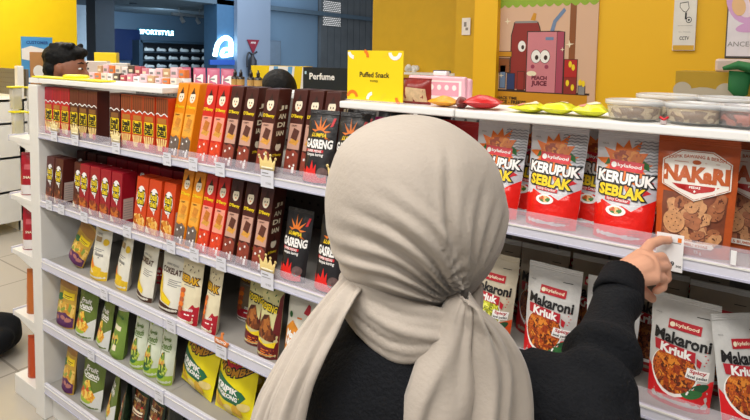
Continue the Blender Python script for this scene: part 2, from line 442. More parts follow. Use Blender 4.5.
# ================================================================ PACKS
def pouch(name, w, h, t, base, style='stand', tb=.9, shear=.2, seed=0, seal=None, wr=.0022, nu=16, nv=18, decor=None, gus=None):
    """a filled foil pouch: origin at the middle of its base, front towards -y"""
    def th(x, z):
        u = max(-1, min(1, x / (w / 2))); v = max(0, min(1, z / h))
        if style == 'stand':
            p = min(1, .72 + v * 5) * max(0, 1 - v / .93) ** .62
            q = (1 - abs(u) ** 3)
        else:
            vv = max(0, min(1, (v - .04) / .92)); p = math.sin(math.pi * vv) ** .55; q = (1 - abs(u) ** 2.6)
        return t / 2 * p * q, u, v
    def S(x, z, off=0, side=1):
        T, u, v = th(x, z)
        W = tb + (1 - tb) * min(1, v * 1.15)
        n = noise.noise(Vector((x * 26, z * 26, seed))) + .6 * noise.noise(Vector((x * 60, z * 38, seed + 7)))
        e = wr * n * (1 - abs(u) ** 4) * min(1, v * 8 + .2)
        ex = .0015 * noise.noise(Vector((0, z * 30, seed + 3 + u))) * (v > .02)
        return (x * W + ex, (-(T + off) if side > 0 else T) + e * (1 if side > 0 else -.3) + shear * z, z)
    S0 = S
    GR = [[S0(-w / 2 + w * i / nu, h * j / nv, 0, 1) for i in range(nu + 1)] for j in range(nv + 1)]
    def SD(x, z, off=0):
        a = max(0, min(nu - 1e-6, (x / w + .5) * nu)); b = max(0, min(nv - 1e-6, z / h * nv)); i, j = int(a), int(b); a -= i; b -= j
        p, q, r, t_ = GR[j][i], GR[j][i + 1], GR[j + 1][i], GR[j + 1][i + 1]
        c = [(p[k] * (1 - a) + q[k] * a) * (1 - b) + (r[k] * (1 - a) + t_[k] * a) * b for k in range(3)]
        return (c[0], c[1] - off - .0004, c[2])
    mb = MB()
    for side in (1, -1):
        vs = []; fs = []
        for j in range(nv + 1):
            for i in range(nu + 1):
                vs.append(S(-w / 2 + w * i / nu, h * j / nv, 0, side))
        for j in range(nv):
            for i in range(nu):
                a = j * (nu + 1) + i; q = (a, a + 1, a + nu + 2, a + nu + 1)
                fs.append(q if side > 0 else q[::-1])
        mb.add(vs, fs, base, True)
    vs = [S(-w / 2 + w * i / nu, 0, 0, 1) for i in range(nu + 1)] + [S(-w / 2 + w * i / nu, 0, 0, -1) for i in range(nu + 1)]
    mb.add(vs, [(i + 1, i, i + nu + 1, i + nu + 2) for i in range(nu)], base)
    if decor: decor(mb, SD, w, h)
    o = mb.obj(name)
    if seal is not None:
        s = MB(); k = 7; z0 = h * .945; vs = []; fs = []
        for side in (1, -1):
            for j in range(k):
                for i in range(9):
                    z = z0 + (h * 1.002 - z0) * j / (k - 1)
                    p = S(-w / 2 + w * i / 8, min(z, h), 0, 1)
                    vs.append((p[0], p[1] - side * (.0012 + .0006 * (j % 2)), z))
        for sd in (0, 1):
            for j in range(k - 1):
                for i in range(8):
                    a = sd * k * 9 + j * 9 + i; q = (a, a + 1, a + 10, a + 9); fs.append(q if sd == 0 else q[::-1])
        for i in range(8): fs.append((8 * 0 + (k - 1) * 9 + i, (k - 1) * 9 + i + 1, k * 9 + (k - 1) * 9 + i + 1, k * 9 + (k - 1) * 9 + i))
        s.add(vs, fs, seal, False); s.obj('top_seal', o)
    return o

def carton(name, w, h, d, base, front=None, side=None, shear=0, flap=None, top_in=0.0):
    """a slim paper carton: origin at the middle of its base"""
    def pt(x, y, z): return (x * (1 - top_in * (z / h)), y * (1 - top_in * (z / h)) + shear * z, z)
    bm = bmesh.new(); bmesh.ops.create_cube(bm, size=1)
    for v in bm.verts: v.co = Vector((v.co.x * w, v.co.y * d, (v.co.z + .5) * h))
    bmesh.ops.bevel(bm, geom=bm.edges[:], offset=.0012, segments=2, affect='EDGES', profile=.5)
    for v in bm.verts: v.co = Vector(pt(*v.co))
    mb = MB(); mb.bm(bm, base)
    F = lambda x, z, off: (lambda p: (p[0], p[1], p[2]))(pt(x, -d / 2 - off, z))
    G = lambda y, z, off: pt(w / 2 + off, y, z)
    if front: front(mb, F, w, h)
    if side: side(mb, G, d, h)
    o = mb.obj(name)
    if flap is not None:
        f = MB()
        vs = [pt(a, b, c) for a, b, c in ((-w / 2 + .001, -d / 2 + .001, h), (w / 2 - .001, -d / 2 + .001, h), (w / 2 - .001, d / 2 - .002, h), (-w / 2 + .001, d / 2 - .002, h))]
        vs += [(x, y, z + .0018) for x, y, z in vs]
        f.add(vs, [(0, 3, 2, 1), (4, 5, 6, 7), (0, 1, 5, 4), (1, 2, 6, 5), (2, 3, 7, 6), (3, 0, 4, 7)], flap)
        f.obj('top_flap', o)
    return o

KIND = {}; USED = set()
def kind(k, o): KIND[k] = o; o.location = (0, 60, 0); return o
def place(k, x, y, z, label, cat, group, rz=0, roll=0, sc=None):
    o = KIND[k]
    if k in USED: o = copy_tree(o)
    USED.add(k)
    o.location = (x, y, z + abs(math.sin(roll)) * (o.bound_box[4][0] - o.bound_box[0][0]) * .52 * (sc[0] if isinstance(sc, tuple) else 1)); o.rotation_euler = (0, roll, rz)
    sc = sc or 1; sc = sc if isinstance(sc, tuple) else (sc, sc, sc)
    if z > .9 and not k.startswith(('stick', 'slim', 'ppink')): sc = (sc[0], sc[1], sc[2] * 1.035)
    if z < .72: sc = (sc[0] * (1.06 if k in ('fruit', 'ginger', 'banana') else 1), sc[1], sc[2] * 1.05)
    o.scale = sc
    tag(o, label, cat, group); return o

# ---------------------------------------------------------------- printed designs
RED = film('film_red', 'cf1220'); RED2 = film('film_crimson', 'b3182a'); BRN = film('film_brown', '4a1f16'); ORG = film('film_orange_red', 'd9431a')
STICK = {}
def stick_pack(key, col, topcol, line):
    base = mat('stick_' + key, col, .35, var=.03)
    top = mat('stick_top_' + key, topcol, .4, var=.1)
    dark = mat('stick_gap_' + key, '3a140e', .5)
    fries = mat('fries_picture', 'f0cf86', .5, var=.15, vscale=60)
    def front(mb, S, w, h):
        zt = h * .70
        pts = [(-w / 2 + .001, h - .001)] + [(-w / 2 + .001 + (w - .002) * i / 10, zt + .004 * math.sin(i * 1.1)) for i in range(11)] + [(w / 2 - .001, h - .001)]
        poly(mb, S, pts, top, .0005)
        for i in range(5): rect(mb, S, -w / 2 + w * (i + .9) / 6 - .0011, zt + .006, -w / 2 + w * (i + .9) / 6 + .0011, h - .002, dark, .0008)
        wl = [(-w / 2 + .001 + (w - .002) * i / 10, zt + .004 * math.sin(i * 1.1)) for i in range(11)]
        poly(mb, S, [(x, z + .003) for x, z in wl[::-1]] + [(x, z - .001) for x, z in wl], INKW, .001)
        rect(mb, S, -w * .36, h * .55, w * .36, h * .64, mat('stick_tab_' + key, 'b9772c' if key != 'brown' else '8a5a2c', .5), .0007)
        rect(mb, S, -w * .4, h * .30, w * .4, h * .54, INKY, .0007)
        text(mb, S, 'bali', 0, h * .475, w * .62, INKK, .0012, .05, h * .09)
        text(mb, S, 'DELI', 0, h * .365, w * .66, INKK, .0012, .06, h * .09)
        for i in range(5):
            a = -.5 + i * .25
            rect(mb, S, -.004 + (i - 2) * w * .15, h * .06, .004 + (i - 2) * w * .15, h * .28, fries, .0008 + .0003 * (i % 2), rot=-a * .5)
        poly(mb, S, ell(w * .22, h * .1, w * .18, h * .06), INKR if key != 'red' else INKC, .0015)
    return kind('stick_' + key, carton('biscuit_stick_box', .0675, .192, .05, base, front, None, .02, top))
stick_pack('red', 'c01324', 'b01a2c', 1); stick_pack('brown', '4d1c14', '6b2f22', 1); stick_pack('orange', 'c93a12', '8f4420', 1)

def slim(key, col, cracker, low, pic):
    base = mat('slim_' + key, col, .35, var=.02)
    pink = mat('slim_mid_' + key, pic, .5, var=.03)
    cr = mat('slim_cracker_' + key, cracker, .6, var=.25, vscale=90)
    lowm = mat('slim_low_' + key, low, .5, var=.25, vscale=50)
    face = mat('emblem_cream', 'f3e6cb', .5); hat = mat('emblem_dark', '33180f', .5)
    def front(mb, S, w, h):
        rect(mb, S, -w * .44, h * .30, w * .44, h * .60, pink, .0005)
        poly(mb, S, ell(0, h * .82, w * .26, h * .075, rot=-.15), face, .0008)
        poly(mb, S, [(-w * .2, h * .865), (w * .22, h * .87), (w * .12, h * .9), (w * .05, h * .955), (-w * .08, h * .9)], hat, .0011)
        poly(mb, S, ell(-w * .08, h * .82, w * .035, h * .012, 8), hat, .0011); poly(mb, S, ell(w * .1, h * .82, w * .035, h * .012, 8), hat, .0011)
        poly(mb, S, ell(w * .02, h * .785, w * .06, h * .01, 8), INKO, .0011)
        text(mb, S, "D'Benny", 0, h * .685, w * .84, INKY, .0009, .035, h * .05)
        text(mb, S, 'CRISPY', -w * .1, h * .575, w * .4, INKB, .001, .03, h * .018)
        poly(mb, S, [(-w * .26, h * .43), (w * .18, h * .40), (w * .32, h * .52), (-w * .1, h * .55)], cr, .001)
        poly(mb, S, [(-w * .36, h * .37), (w * .2, h * .345), (w * .38, h * .41), (-w * .14, h * .44)], mat('slim_wafer', 'd99a3a', .6, var=.2, vscale=80), .0008)
        poly(mb, S, [(-w * .46, h * .03), (w * .46, h * .03), (w * .46, h * .25), (w * .1, h * .30), (-w * .2, h * .27), (-w * .46, h * .29)], lowm, .0008)
        for i, (a, b) in enumerate(((-.25, .2), (.1, .24), (-.05, .1), (.25, .12))): poly(mb, S, star(w * a, h * b, w * .05, w * .1, 5, i), INKW, .0013)
        rect(mb, S, w * .12, h * .03, w * .3, h * .1, INKW, .0015)
    def side(mb, S, d, h):
        for i, t_ in enumerate(('JI', 'AN', 'DI', 'IAN')): text(mb, S, t_, 0, h * (.78 - i * .1), d * .5, INKC, .0006, .03, h * .055)
        poly(mb, S, ell(0, h * .32, d * .2, h * .05), face, .0006); poly(mb, S, [(-d * .14, h * .35), (d * .14, h * .35), (0, h * .42)], hat, .0009)
        text(mb, S, "D'Benny", 0, h * .22, d * .6, INKY, .0006, .03)
    return kind('slim_' + key, carton('slim_cracker_box', .053, .243, .055, base, front, side if key == 'brown' else None, .2, base))
slim('orange', 'eb8e10', 'd98a2a', '6a5a50', 'f0a838'); slim('red', 'd0281a', 'c8731f', 'd8401a', 'ee9a80'); slim('brown', '4a2119', '5d2d1d', '8a3a28', 'c99a86')

def oval(key, col, pic):
    base = mat('oval_' + key, col, .35, var=.03)
    pm = food('oval_food_' + key, pic, 90)
    def front(mb, S, w, h):
        poly(mb, S, [(-w * .48, h * .02), (w * .48, h * .02), (w * .48, h * .22), (w * .1, h * .33), (-w * .48, h * .3)], pm, .0005)
        poly(mb, S, [(-w * .48, h * .02), (-w * .1, h * .02), (-w * .3, h * .1), (-w * .48, h * .15)], INKC, .0008)
        poly(mb, S, ell(-w * .02, h * .64, w * .37, h * .21), INKW, .0008); poly(mb, S, [(-w * .1, h * .47), (w * .14, h * .46), (w * .1, h * .36)], INKW, .0008)
        text(mb, S, 'bali', -w * .02, h * .695, w * .54, INKK, .001, .12, h * .13); text(mb, S, 'deli', -w * .02, h * .565, w * .54, INKK, .001, .12, h * .12)
        text(mb, S, 'bali', -w * .02, h * .695, w * .52, INKY, .0014, .03, h * .12); text(mb, S, 'deli', -w * .02, h * .565, w * .52, INKY, .0014, .03, h * .11)
    def side(mb, S, d, h):
        rect(mb, S, -d * .36, h * .08, d * .36, h * .5, mat('nutrition_panel', 'c9b3a8', .6), .0006)
        for i in range(7): rect(mb, S, -d * .3, h * (.12 + i * .05), d * .3, h * (.13 + i * .05), INKGR, .001)
    return kind('oval_' + key, carton('cracker_carton', .07, .182, .055, base, front, side, .06 if key != 'orange' else .12, base))
oval('brown', '54221c', ['5a2a1a', '7a3b22', 'b06a44', '3c1a12']); oval('red', '9e1526', ['8a3b1f', 'c9702a', 'b1442a', '6d2415']); oval('orange', 'cf4418', ['d98a2a', 'e9b04a', 'b5561c', 'f1c877'])

BLK = film('film_black', '211f21', .38)
SPL = mat('print_splash_red', 'e0231c', .4); BUR = mat('print_burst_orange', 'd9711c', .5)
def gas(mb, S, w, h):
    poly(mb, S, star(0, h * .70, w * .13, w * .42, 11, 3, 1.1), BUR, .0006)
    poly(mb, S, ell(0, h * .66, w * .2, h * .07), BLK, .0009)
    text(mb, S, 'LUMPIA', 0, h * .665, w * .5, INKY, .0012, .03, h * .05, slant=.2)
    text(mb, S, 'GASRENG', 0, h * .545, w * .90, INKK, .0013, .1, h * .12); text(mb, S, 'GASRENG', 0, h * .545, w * .88, INKW, .0018, .045, h * .11)
    rect(mb, S, -w * .4, h * .43, w * .22, h * .465, INKR, .001); text(mb, S, 'SUPER PEDAS', -w * .09, h * .4475, w * .5, INKW, .0014, .02)
    text(mb, S, 'lumpia kering', -w * .04, h * .395, w * .55, INKW, .001, .02)
    poly(mb, S, [(-w * .48, h * .03), (w * .42, h * .03), (w * .4, h * .12), (w * .2, h * .2), (w * .26, h * .1), (w * .1, h * .16), (w * .06, h * .28), (w * .0, h * .2), (-w * .08, h * .33), (-w * .12, h * .2), (-w * .26, h * .24), (-w * .3, h * .15), (-w * .48, h * .22)], SPL, .0008)
    poly(mb, S, ell(w * .28, h * .17, w * .15, h * .07), mat('print_chips_grey', '6b5350', .5, var=.3, vscale=90), .0012)
    poly(mb, S, [(w * .3, h * .78), (w * .38, h * .79), (w * .44, h * .9), (w * .36, h * .9)], INKR, .0012)
kind('black', pouch('black_snack_pouch', .098, .188, .05, BLK, 'stand', .96, .2, 3, BLK, decor=gas))

MAG = film('film_magenta', 'c8127f'); MAGD = film('film_red_pouch', 'c01a24')
def magd(mb, S, w, h):
    rect(mb, S, -w * .5, h * .0, -w * .46, h * .95, INKW, .0005)
    poly(mb, S, star(-w * .3, h * .8, w * .05, w * .13, 8, 2), INKC, .0008); poly(mb, S, ell(-w * .3, h * .8, w * .05, h * .025), INKO, .0012)
    poly(mb, S, ell(w * .28, h * .74, w * .14, h * .07), INKY, .0008)
    text(mb, S, 'jamoer', -w * .04, h * .6, w * .8, INKW, .001, .05, h * .12); text(mb, S, 'CRISPY', -w * .05, h * .49, w * .66, INKY, .001, .05, h * .07)
    poly(mb, S, ell(0, h * .22, w * .36, h * .16), food('jamur_food', ['e2b878', 'c98f48', 'f0d8a8', 'a86a30'], 80), .0008)
kind('magenta', pouch('magenta_snack_pouch', .105, .182, .05, MAG, 'stand', .95, .2, 5, MAG, decor=magd))
kind('redp', pouch('red_snack_pouch', .105, .185, .05, MAGD, 'stand', .95, .2, 6, MAGD, decor=magd))

SIL = film('film_silver_white', 'd9d9dc', .25); KRED = film('film_bright_red', 'e01c12', .3); BURST = mat('print_burst_bright', 'ef7a2a', .45)
ZIG = ink('print_zigzag_grey', '8f9296')
def zigzag(mb, S, x0, z0, x1, z1, n, m=ZIG):
    st = (z1 - z0) / n
    for j in range(n):
        z = z0 + j * st; k = 8
        top = [(x0 + (x1 - x0) * i / k, z + (st * .35 if i % 2 else 0)) for i in range(k + 1)]
        poly(mb, S, top + [(x, q + st * .36) for x, q in top[::-1]], m, .0006, .03)
def ker(mb, S, w, h):
    top = [(-w * .5, h * .30), (-w * .35, h * .36), (-w * .12, h * .31), (0, h * .33), (w * .15, h * .29), (w * .3, h * .35), (w * .5, h * .40)]
    poly(mb, S, [(w * .5, h * .0), (w * .5, h * .40)] + top[::-1][1:] + [(-w * .5, h * .0)], KRED, .0006)
    zigzag(mb, S, w * .08, h * .62, w * .49, h * .94, 11)
    poly(mb, S, [(w * .5, h * .40), (w * .3, h * .35), (w * .2, h * .5), (w * .34, h * .58), (w * .5, h * .56)], ink('print_grey_petal', 'bdb9c0'), .0007)
    text(mb, S, 'HALAL', -w * .36, h * .88, w * .1, INKGR, .0008, .02)
    poly(mb, S, star(-w * .02, h * .69, w * .28, w * .5, 13, 4, 1.0), BURST, .0009)
    poly(mb, S, ell(0, h * .775, w * .24, h * .06), food('krupuk_food', ['e07a20', 'c85a14', 'f09a3a', 'a8400f'], 110), .0013)
    poly(mb, S, [(w * .2, h * .7), (w * .36, h * .66), (w * .34, h * .72), (w * .26, h * .75)], INKG, .0014); poly(mb, S, [(-w * .36, h * .68), (-w * .24, h * .7), (-w * .3, h * .75)], INKG, .0014)
    rect(mb, S, -w * .27, h * .645, w * .27, h * .735, mat('tag_red', 'd31f2a', .4), .0017, rot=-.04)
    poly(mb, S, ell(-w * .2, h * .694, w * .045, w * .045, 12), INKW, .0021); text(mb, S, 'kylafood', w * .05, h * .688, w * .38, INKW, .0021, .02, h * .04, rot=-.04)
    for s, zz, ww, hh, cc in (('KERUPUK', .575, .9, .1, INKW), ('SEBLAK', .455, .74, .1, INKY)):
        cx = 0 if cc is INKW else -w * .04
        text(mb, S, s, cx, h * zz, w * ww, INKK, .0022, .11, h * hh, rot=-.05); text(mb, S, s, cx, h * zz, w * ww * .97, cc, .0027, .045, h * hh * .93, rot=-.05)
    rect(mb, S, -w * .3, h * .36, w * .12, h * .395, INKR, .0018, rot=-.04); text(mb, S, 'Spicy Cracker', -w * .09, h * .378, w * .36, INKW, .0022, .01, rot=-.04)
    poly(mb, S, ell(-w * .1, h * .28, w * .17, h * .045), INKW, .0014); poly(mb, S, ell(-w * .1, h * .285, w * .11, h * .03), food('seblak_bowl', ['d98a3a', 'f0c080', '3f7a30', 'c0501a'], 160), .0018)
    poly(mb, S, [(w * .3, h * .52), (w * .45, h * .55), (w * .36, h * .58)], INKR, .0016); poly(mb, S, [(w * .28, h * .43), (w * .42, h * .46), (w * .33, h * .49)], INKR, .0016)
    for i in range(3): rect(mb, S, w * .14, h * (.07 + i * .022), w * .4, h * (.078 + i * .022), ink('print_dark_red', '9c1a12'), .0009)
kind('kerupuk', pouch('kerupuk_snack_pouch', .118, .197, .055, SIL, 'stand', .88, .22, 11, SIL, decor=ker))

NAK = film('film_nakari_orange', 'bb5420', .3); NAKL = mat('label_ivory', 'e6e0d6', .4, var=.03); NT = ink('ink_rust', 'b4531c')
CHIP = mat('chip_tan', 'c08a5c', .55, var=.2, vscale=120); CHIP2 = mat('chip_brown', '9a5c38', .55, var=.3, vscale=90); CHIPD = mat('chip_edge', '5e2c18', .6); SPECK = ink('chip_speck', '4a2213')
def nak(mb, S, w, h):
    poly(mb, S, [(-w * .41, h * .1), (w * .40, h * .1), (w * .41, h * .52), (-w * .41, h * .52)], mat('chip_shade_print', '74391f', .5, var=.3, vscale=60), .0006)
    rnd = random.Random(2)
    for i in range(40):
        cx = rnd.uniform(-.34, .34); cz = rnd.uniform(.14, .48); a = rnd.uniform(.07, .13); r = rnd.uniform(0, 3)
        q = [(p[0] + rnd.uniform(-.0015, .0015), p[1] + rnd.uniform(-.0015, .0015)) for p in ell(cx * w, cz * h, a * w, a * w * rnd.uniform(.45, .8), 14, r)]
        poly(mb, S, [(x * 1.0 + .0008, z - .0012) for x, z in q], CHIPD, .0008 + i * .00006); poly(mb, S, q, (CHIP, CHIP2)[i % 2], .0009 + i * .00006)
        for k in range(3): poly(mb, S, ell(cx * w + rnd.uniform(-.04, .04) * w, cz * h + rnd.uniform(-.02, .02) * h, .0012, .0012, 6), SPECK, .0010 + i * .00006)
    q = ell(-w * .24, h * .27, w * .15, w * .145, 26); poly(mb, S, [(x + .0008, z - .0014) for x, z in q], CHIPD, .0032); poly(mb, S, q, CHIP, .0034)
    for k in range(12):
        t = k * 2.4; rr = w * .12 * math.sqrt((k + .5) / 12); poly(mb, S, ell(-w * .24 + rr * math.cos(t), h * .27 + rr * math.sin(t), .0013, .001, 6), SPECK, .0037)
    hexa = lambda k: [(-w * .43 * k, h * (.68 - .1 * k)), (0, h * (.68 - .215 * k)), (w * .43 * k, h * (.68 - .1 * k)), (w * .43 * k, h * (.68 + .12 * k)), (w * .2 * k, h * (.68 + .215 * k)), (-w * .2 * k, h * (.68 + .215 * k)), (-w * .43 * k, h * (.68 + .12 * k))]
    poly(mb, S, hexa(1.0), NAKL, .0038); 
    out = hexa(.965); inn = hexa(.94)
    for i in range(7):
        j = (i + 1) % 7; poly(mb, S, [out[i], out[j], inn[j], inn[i]], NT, .0041)
    text(mb, S, 'KRIPIK BAWANG & BERSIH', 0, h * .845, w * .7, NT, .0042, .02, h * .028, arc=-.02)
    poly(mb, S, ell(0, h * .795, w * .055, h * .02, 14), NT, .0042)
    rect(mb, S, -w * .28, h * .79, -w * .1, h * .794, NT, .0042); rect(mb, S, w * .1, h * .79, w * .28, h * .794, NT, .0042)
    text(mb, S, 'NAKaRI', 0, h * .69, w * .78, NT, .0044, .06, h * .12)
    poly(mb, S, [(-w * .3, h * .60), (w * .3, h * .60), (w * .22, h * .565), (0, h * .525), (-w * .22, h * .565)], mat('nakari_band', 'b3221f', .4), .0041)
    text(mb, S, 'PEDAS', 0, h * .58, w * .14, INKW, .0045, .03, h * .018); poly(mb, S, star(0, h * .548, .0012, .003, 5), INKW, .0045)
    q = [(-w * .31, h * .082), (w * .27, h * .082), (w * .3, h * .1), (w * .27, h * .125), (-w * .31, h * .125), (-w * .34, h * .1)]
    poly(mb, S, q, NAKL, .0040); text(mb, S, '5 BUMBU KHAS', 0, h * .102, w * .44, NT, .0044, .02, h * .022)
    text(mb, S, '75 g', w * .1, h * .04, w * .1, NAKL, .001, .02)
kind('nakari', pouch('nakari_chip_pouch', .130, .198, .045, NAK, 'stand', .9, .16, 21, NAK, wr=.0032, decor=nak))

MGREY = film('film_matte_silver', 'c7c5c1', .4); MBEI = film('film_matte_beige', 'c0b49c', .5); MCR = mat('tag_dark_red', 'b5202c', .4)
def mak(key, pic, low, blob):
    pm = food('mac_food_' + key, pic, 230, stretch=(1, 1, .8))
    lowm = film('film_low_' + key, low, .32)
    def dec(mb, S, w, h):
        poly(mb, S, [(-w * .5, 0), (w * .5, 0), (w * .5, h * .30), (w * .28, h * .27), (w * .05, h * .14), (-w * .3, h * .18), (-w * .5, h * .33)], lowm, .0006)
        poly(mb, S, ell(w * .30, h * .22, w * .16, h * .04, rot=.5), INKDG, .0010); poly(mb, S, ell(w * .22, h * .17, w * .16, h * .04, rot=.2), INKG, .0012)
        poly(mb, S, ell(-w * .08, h * .32, w * .37, h * .215), INKW, .0010); poly(mb, S, ell(-w * .08, h * .335, w * .35, h * .2), pm, .0014)
        rect(mb, S, -w * .22, h * .70, w * .27, h * .785, MCR, .0012, rot=-.03)
        poly(mb, S, ell(-w * .16, h * .744, w * .04, w * .04, 12), INKC, .0016); text(mb, S, 'kylafood', w * .06, h * .74, w * .34, INKC, .0016, .02, h * .04, rot=-.03)
        text(mb, S, 'Makaroni', 0, h * .62, w * .84, INKK, .0014, .035, h * .1, rot=-.05)
        poly(mb, S, [(-w * .42, h * .57), (-w * .3, h * .575), (w * .22, h * .545), (w * .22, h * .45), (-w * .1, h * .47), (-w * .4, h * .48)], MCR, .0020)
        text(mb, S, 'Kriuk', -w * .08, h * .515, w * .46, INKW, .0024, .045, h * .075, rot=-.05)
        poly(mb, S, [(w * .12, h * .40), (w * .44, h * .385), (w * .42, h * .295), (w * .1, h * .31)], INKW, .0022)
        text(mb, S, 'Spicy', w * .28, h * .37, w * .24, MCR, .0026, .03, h * .04, rot=-.05); text(mb, S, 'level pedas', w * .27, h * .325, w * .28, INKK, .0026, .02, rot=-.05)
        poly(mb, S, [(w * .24, h * .50), (w * .32, h * .47), (w * .3, h * .41), (w * .25, h * .43)], MCR, .0018)
        rect(mb, S, w * .18, h * .855, w * .36, h * .862, INKK, .0010)
        text(mb, S, 'HALAL', -w * .38, h * .82, w * .09, INKGR, .0010, .02)
        for i in range(5): poly(mb, S, ell(w * (.36 + .02 * (i % 3)), h * (.44 + i * .03), .0015, .001, 6), INKR, .001)
    return dec
kind('mac', pouch('macaroni_snack_pouch', .104, .182, .052, MGREY, 'stand', .9, .2, 31, MGREY, decor=mak('spicy', ['c8641c', 'a8421a', 'e08a30', '5a2410', '8a3414'], 'd81c22', 1)))
kind('macy', pouch('macaroni_snack_pouch', .108, .182, .052, MBEI, 'stand', .9, .2, 32, MBEI, decor=mak('yellow', ['d8d83a', 'b9b826', 'ecec6a', '6d7020', '8a8c28'], 'd8531c', 1)))
kind('macb', pouch('macaroni_snack_pouch', .112, .19, .05, film('film_shade_beige', '958876', .5), 'stand', .92, .2, 33, MGREY, decor=mak('dark', ['8a4a24', '6a2c18', 'a8642c', '3a180c'], '9c1a1e', 1)))  # back-row copy, its shade put into darker film and print colours

def label_lines(mb, S, w, h, z, n, m=INKGR, x0=-.2, x1=.3):
    for i in range(n): rect(mb, S, w * x0, h * (z - i * .03), w * (x1 - .1 * (i % 2)), h * (z - i * .03 + .012), m, .001)
CRM = film('film_cream', 'e3dfd0', .4); YEP = mat('print_banana', 'e3bb22', .5, var=.1, vscale=60); BRP = mat('print_choc_brown', '4a2a1c', .5)
def ban(mb, S, w, h):
    poly(mb, S, [(-w * .5, 0), (w * .5, 0), (w * .5, h * .16), (w * .2, h * .2), (-w * .1, h * .12), (-w * .5, h * .2)], YEP, .0006)
    text(mb, S, 'KERIPIK', -w * .12, h * .82, w * .36, INKGR, .001, .02); rect(mb, S, -w * .28, h * .68, w * .06, h * .77, mat('print_tan', 'a58a62', .5), .001)
    poly(mb, S, ell(w * .3, h * .7, w * .14, h * .06), YEP, .0009)
    label_lines(mb, S, w, h, .55, 2); text(mb, S, 'Banana', w * .1, h * .47, w * .42, INKGR, .001, .03); poly(mb, S, star(w * .1, h * .41, .002, .004, 6), INKK, .001)
    poly(mb, S, [(-w * .36, h * .42), (-w * .26, h * .4), (-w * .08, h * .26), (w * .3, h * .24), (w * .34, h * .2), (0, h * .14), (-w * .28, h * .2)], YEP, .0012)
    poly(mb, S, [(-w * .30, h * .38), (-w * .22, h * .36), (-w * .02, h * .25), (-w * .1, h * .2), (-w * .25, h * .25)], INKO, .0015)
    poly(mb, S, [(-w * .46, h * .95), (w * .46, h * .95), (w * .46, h * .91), (0, h * .88), (-w * .46, h * .92)], YEP, .0009)
kind('banana', pouch('banana_chip_pouch', .115, .2, .055, CRM, 'stand', .94, .15, 41, CRM, decor=ban))
def cok(mb, S, w, h):
    poly(mb, S, [(-w * .5, 0), (w * .5, 0), (w * .5, h * .08), (-w * .1, h * .14), (-w * .5, h * .17)], BRP, .0006)
    rect(mb, S, -w * .1, h * .9, w * .25, h * .915, INKGR, .001); text(mb, S, 'KERIPIK PISANG', 0, h * .755, w * .5, INKGR, .001, .02); text(mb, S, 'COKELAT', 0, h * .66, w * .76, INKB, .001, .03, h * .085)
    label_lines(mb, S, w, h, .52, 4, INKGR, -.05, .4)
    poly(mb, S, [(-w * .42, h * .56), (-w * .34, h * .55), (-w * .18, h * .32), (w * .2, h * .2), (w * .16, h * .13), (-w * .2, h * .17), (-w * .4, h * .32)], YEP, .001); poly(mb, S, [(-w * .2, h * .3), (w * .2, h * .2), (w * .16, h * .14), (-w * .15, h * .18)], INKY, .0014)
    text(mb, S, '90 g', -w * .3, h * .12, w * .14, INKB, .0012, .03)
kind('cokelat', pouch('chocolate_banana_pouch', .122, .198, .055, CRM, 'stand', .93, .15, 43, CRM, decor=cok))
KCR = film('film_pale_yellow', 'e3d7b4', .45)
def kerk(mb, S, w, h):
    poly(mb, S, [(-w * .5, 0), (w * .5, 0), (w * .5, h * .3), (w * .3, h * .33), (w * .12, h * .22), (-w * .5, h * .2)], RED2, .0006)
    rect(mb, S, -w * .5, 0, w * .2, h * .09, INKW, .0009)
    for i in range(7): poly(mb, S, ell(w * (-.42 + (i * 37 % 90) / 100), h * (.85 + .1 * ((i * 53 % 10) / 10 - .5)), .004, .0016, 8, i), INKB, .001)
    text(mb, S, 'KERAK', 0, h * .69, w * .8, INKB, .001, .12, h * .1, rot=-.04); text(mb, S, 'KERAK', 0, h * .69, w * .78, mat('print_gold', 'd9a520', .4), .0014, .04, h * .09, rot=-.04)
    label_lines(mb, S, w, h, .59, 1)
    for i in range(5): poly(mb, S, ell(-w * .22, h * (.50 - i * .07), w * .16, h * .045, 14, .3), (mat('print_roll', 'b8562a', .5, var=.3, vscale=90), INKO)[i % 2], .001 + i * .0002)
    text(mb, S, 'manis', w * .2, h * .25, w * .3, INKW, .0012, .02); rect(mb, S, w * .05, h * .16, w * .4, h * .18, INKW, .001)
kind('kerak', pouch('rice_crust_pouch', .098, .196, .05, KCR, 'stand', .95, .15, 45, KCR, decor=kerk))
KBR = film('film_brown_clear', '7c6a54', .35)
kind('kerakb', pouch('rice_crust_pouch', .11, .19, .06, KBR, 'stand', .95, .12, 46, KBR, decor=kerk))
GOS = film('film_olive_cream', 'd0c88e', .4); NOOD = food('noodle_food', ['6a3416', '8a4a20', '4a200e', 'a8662c'], 110, stretch=(1, 1, .6))
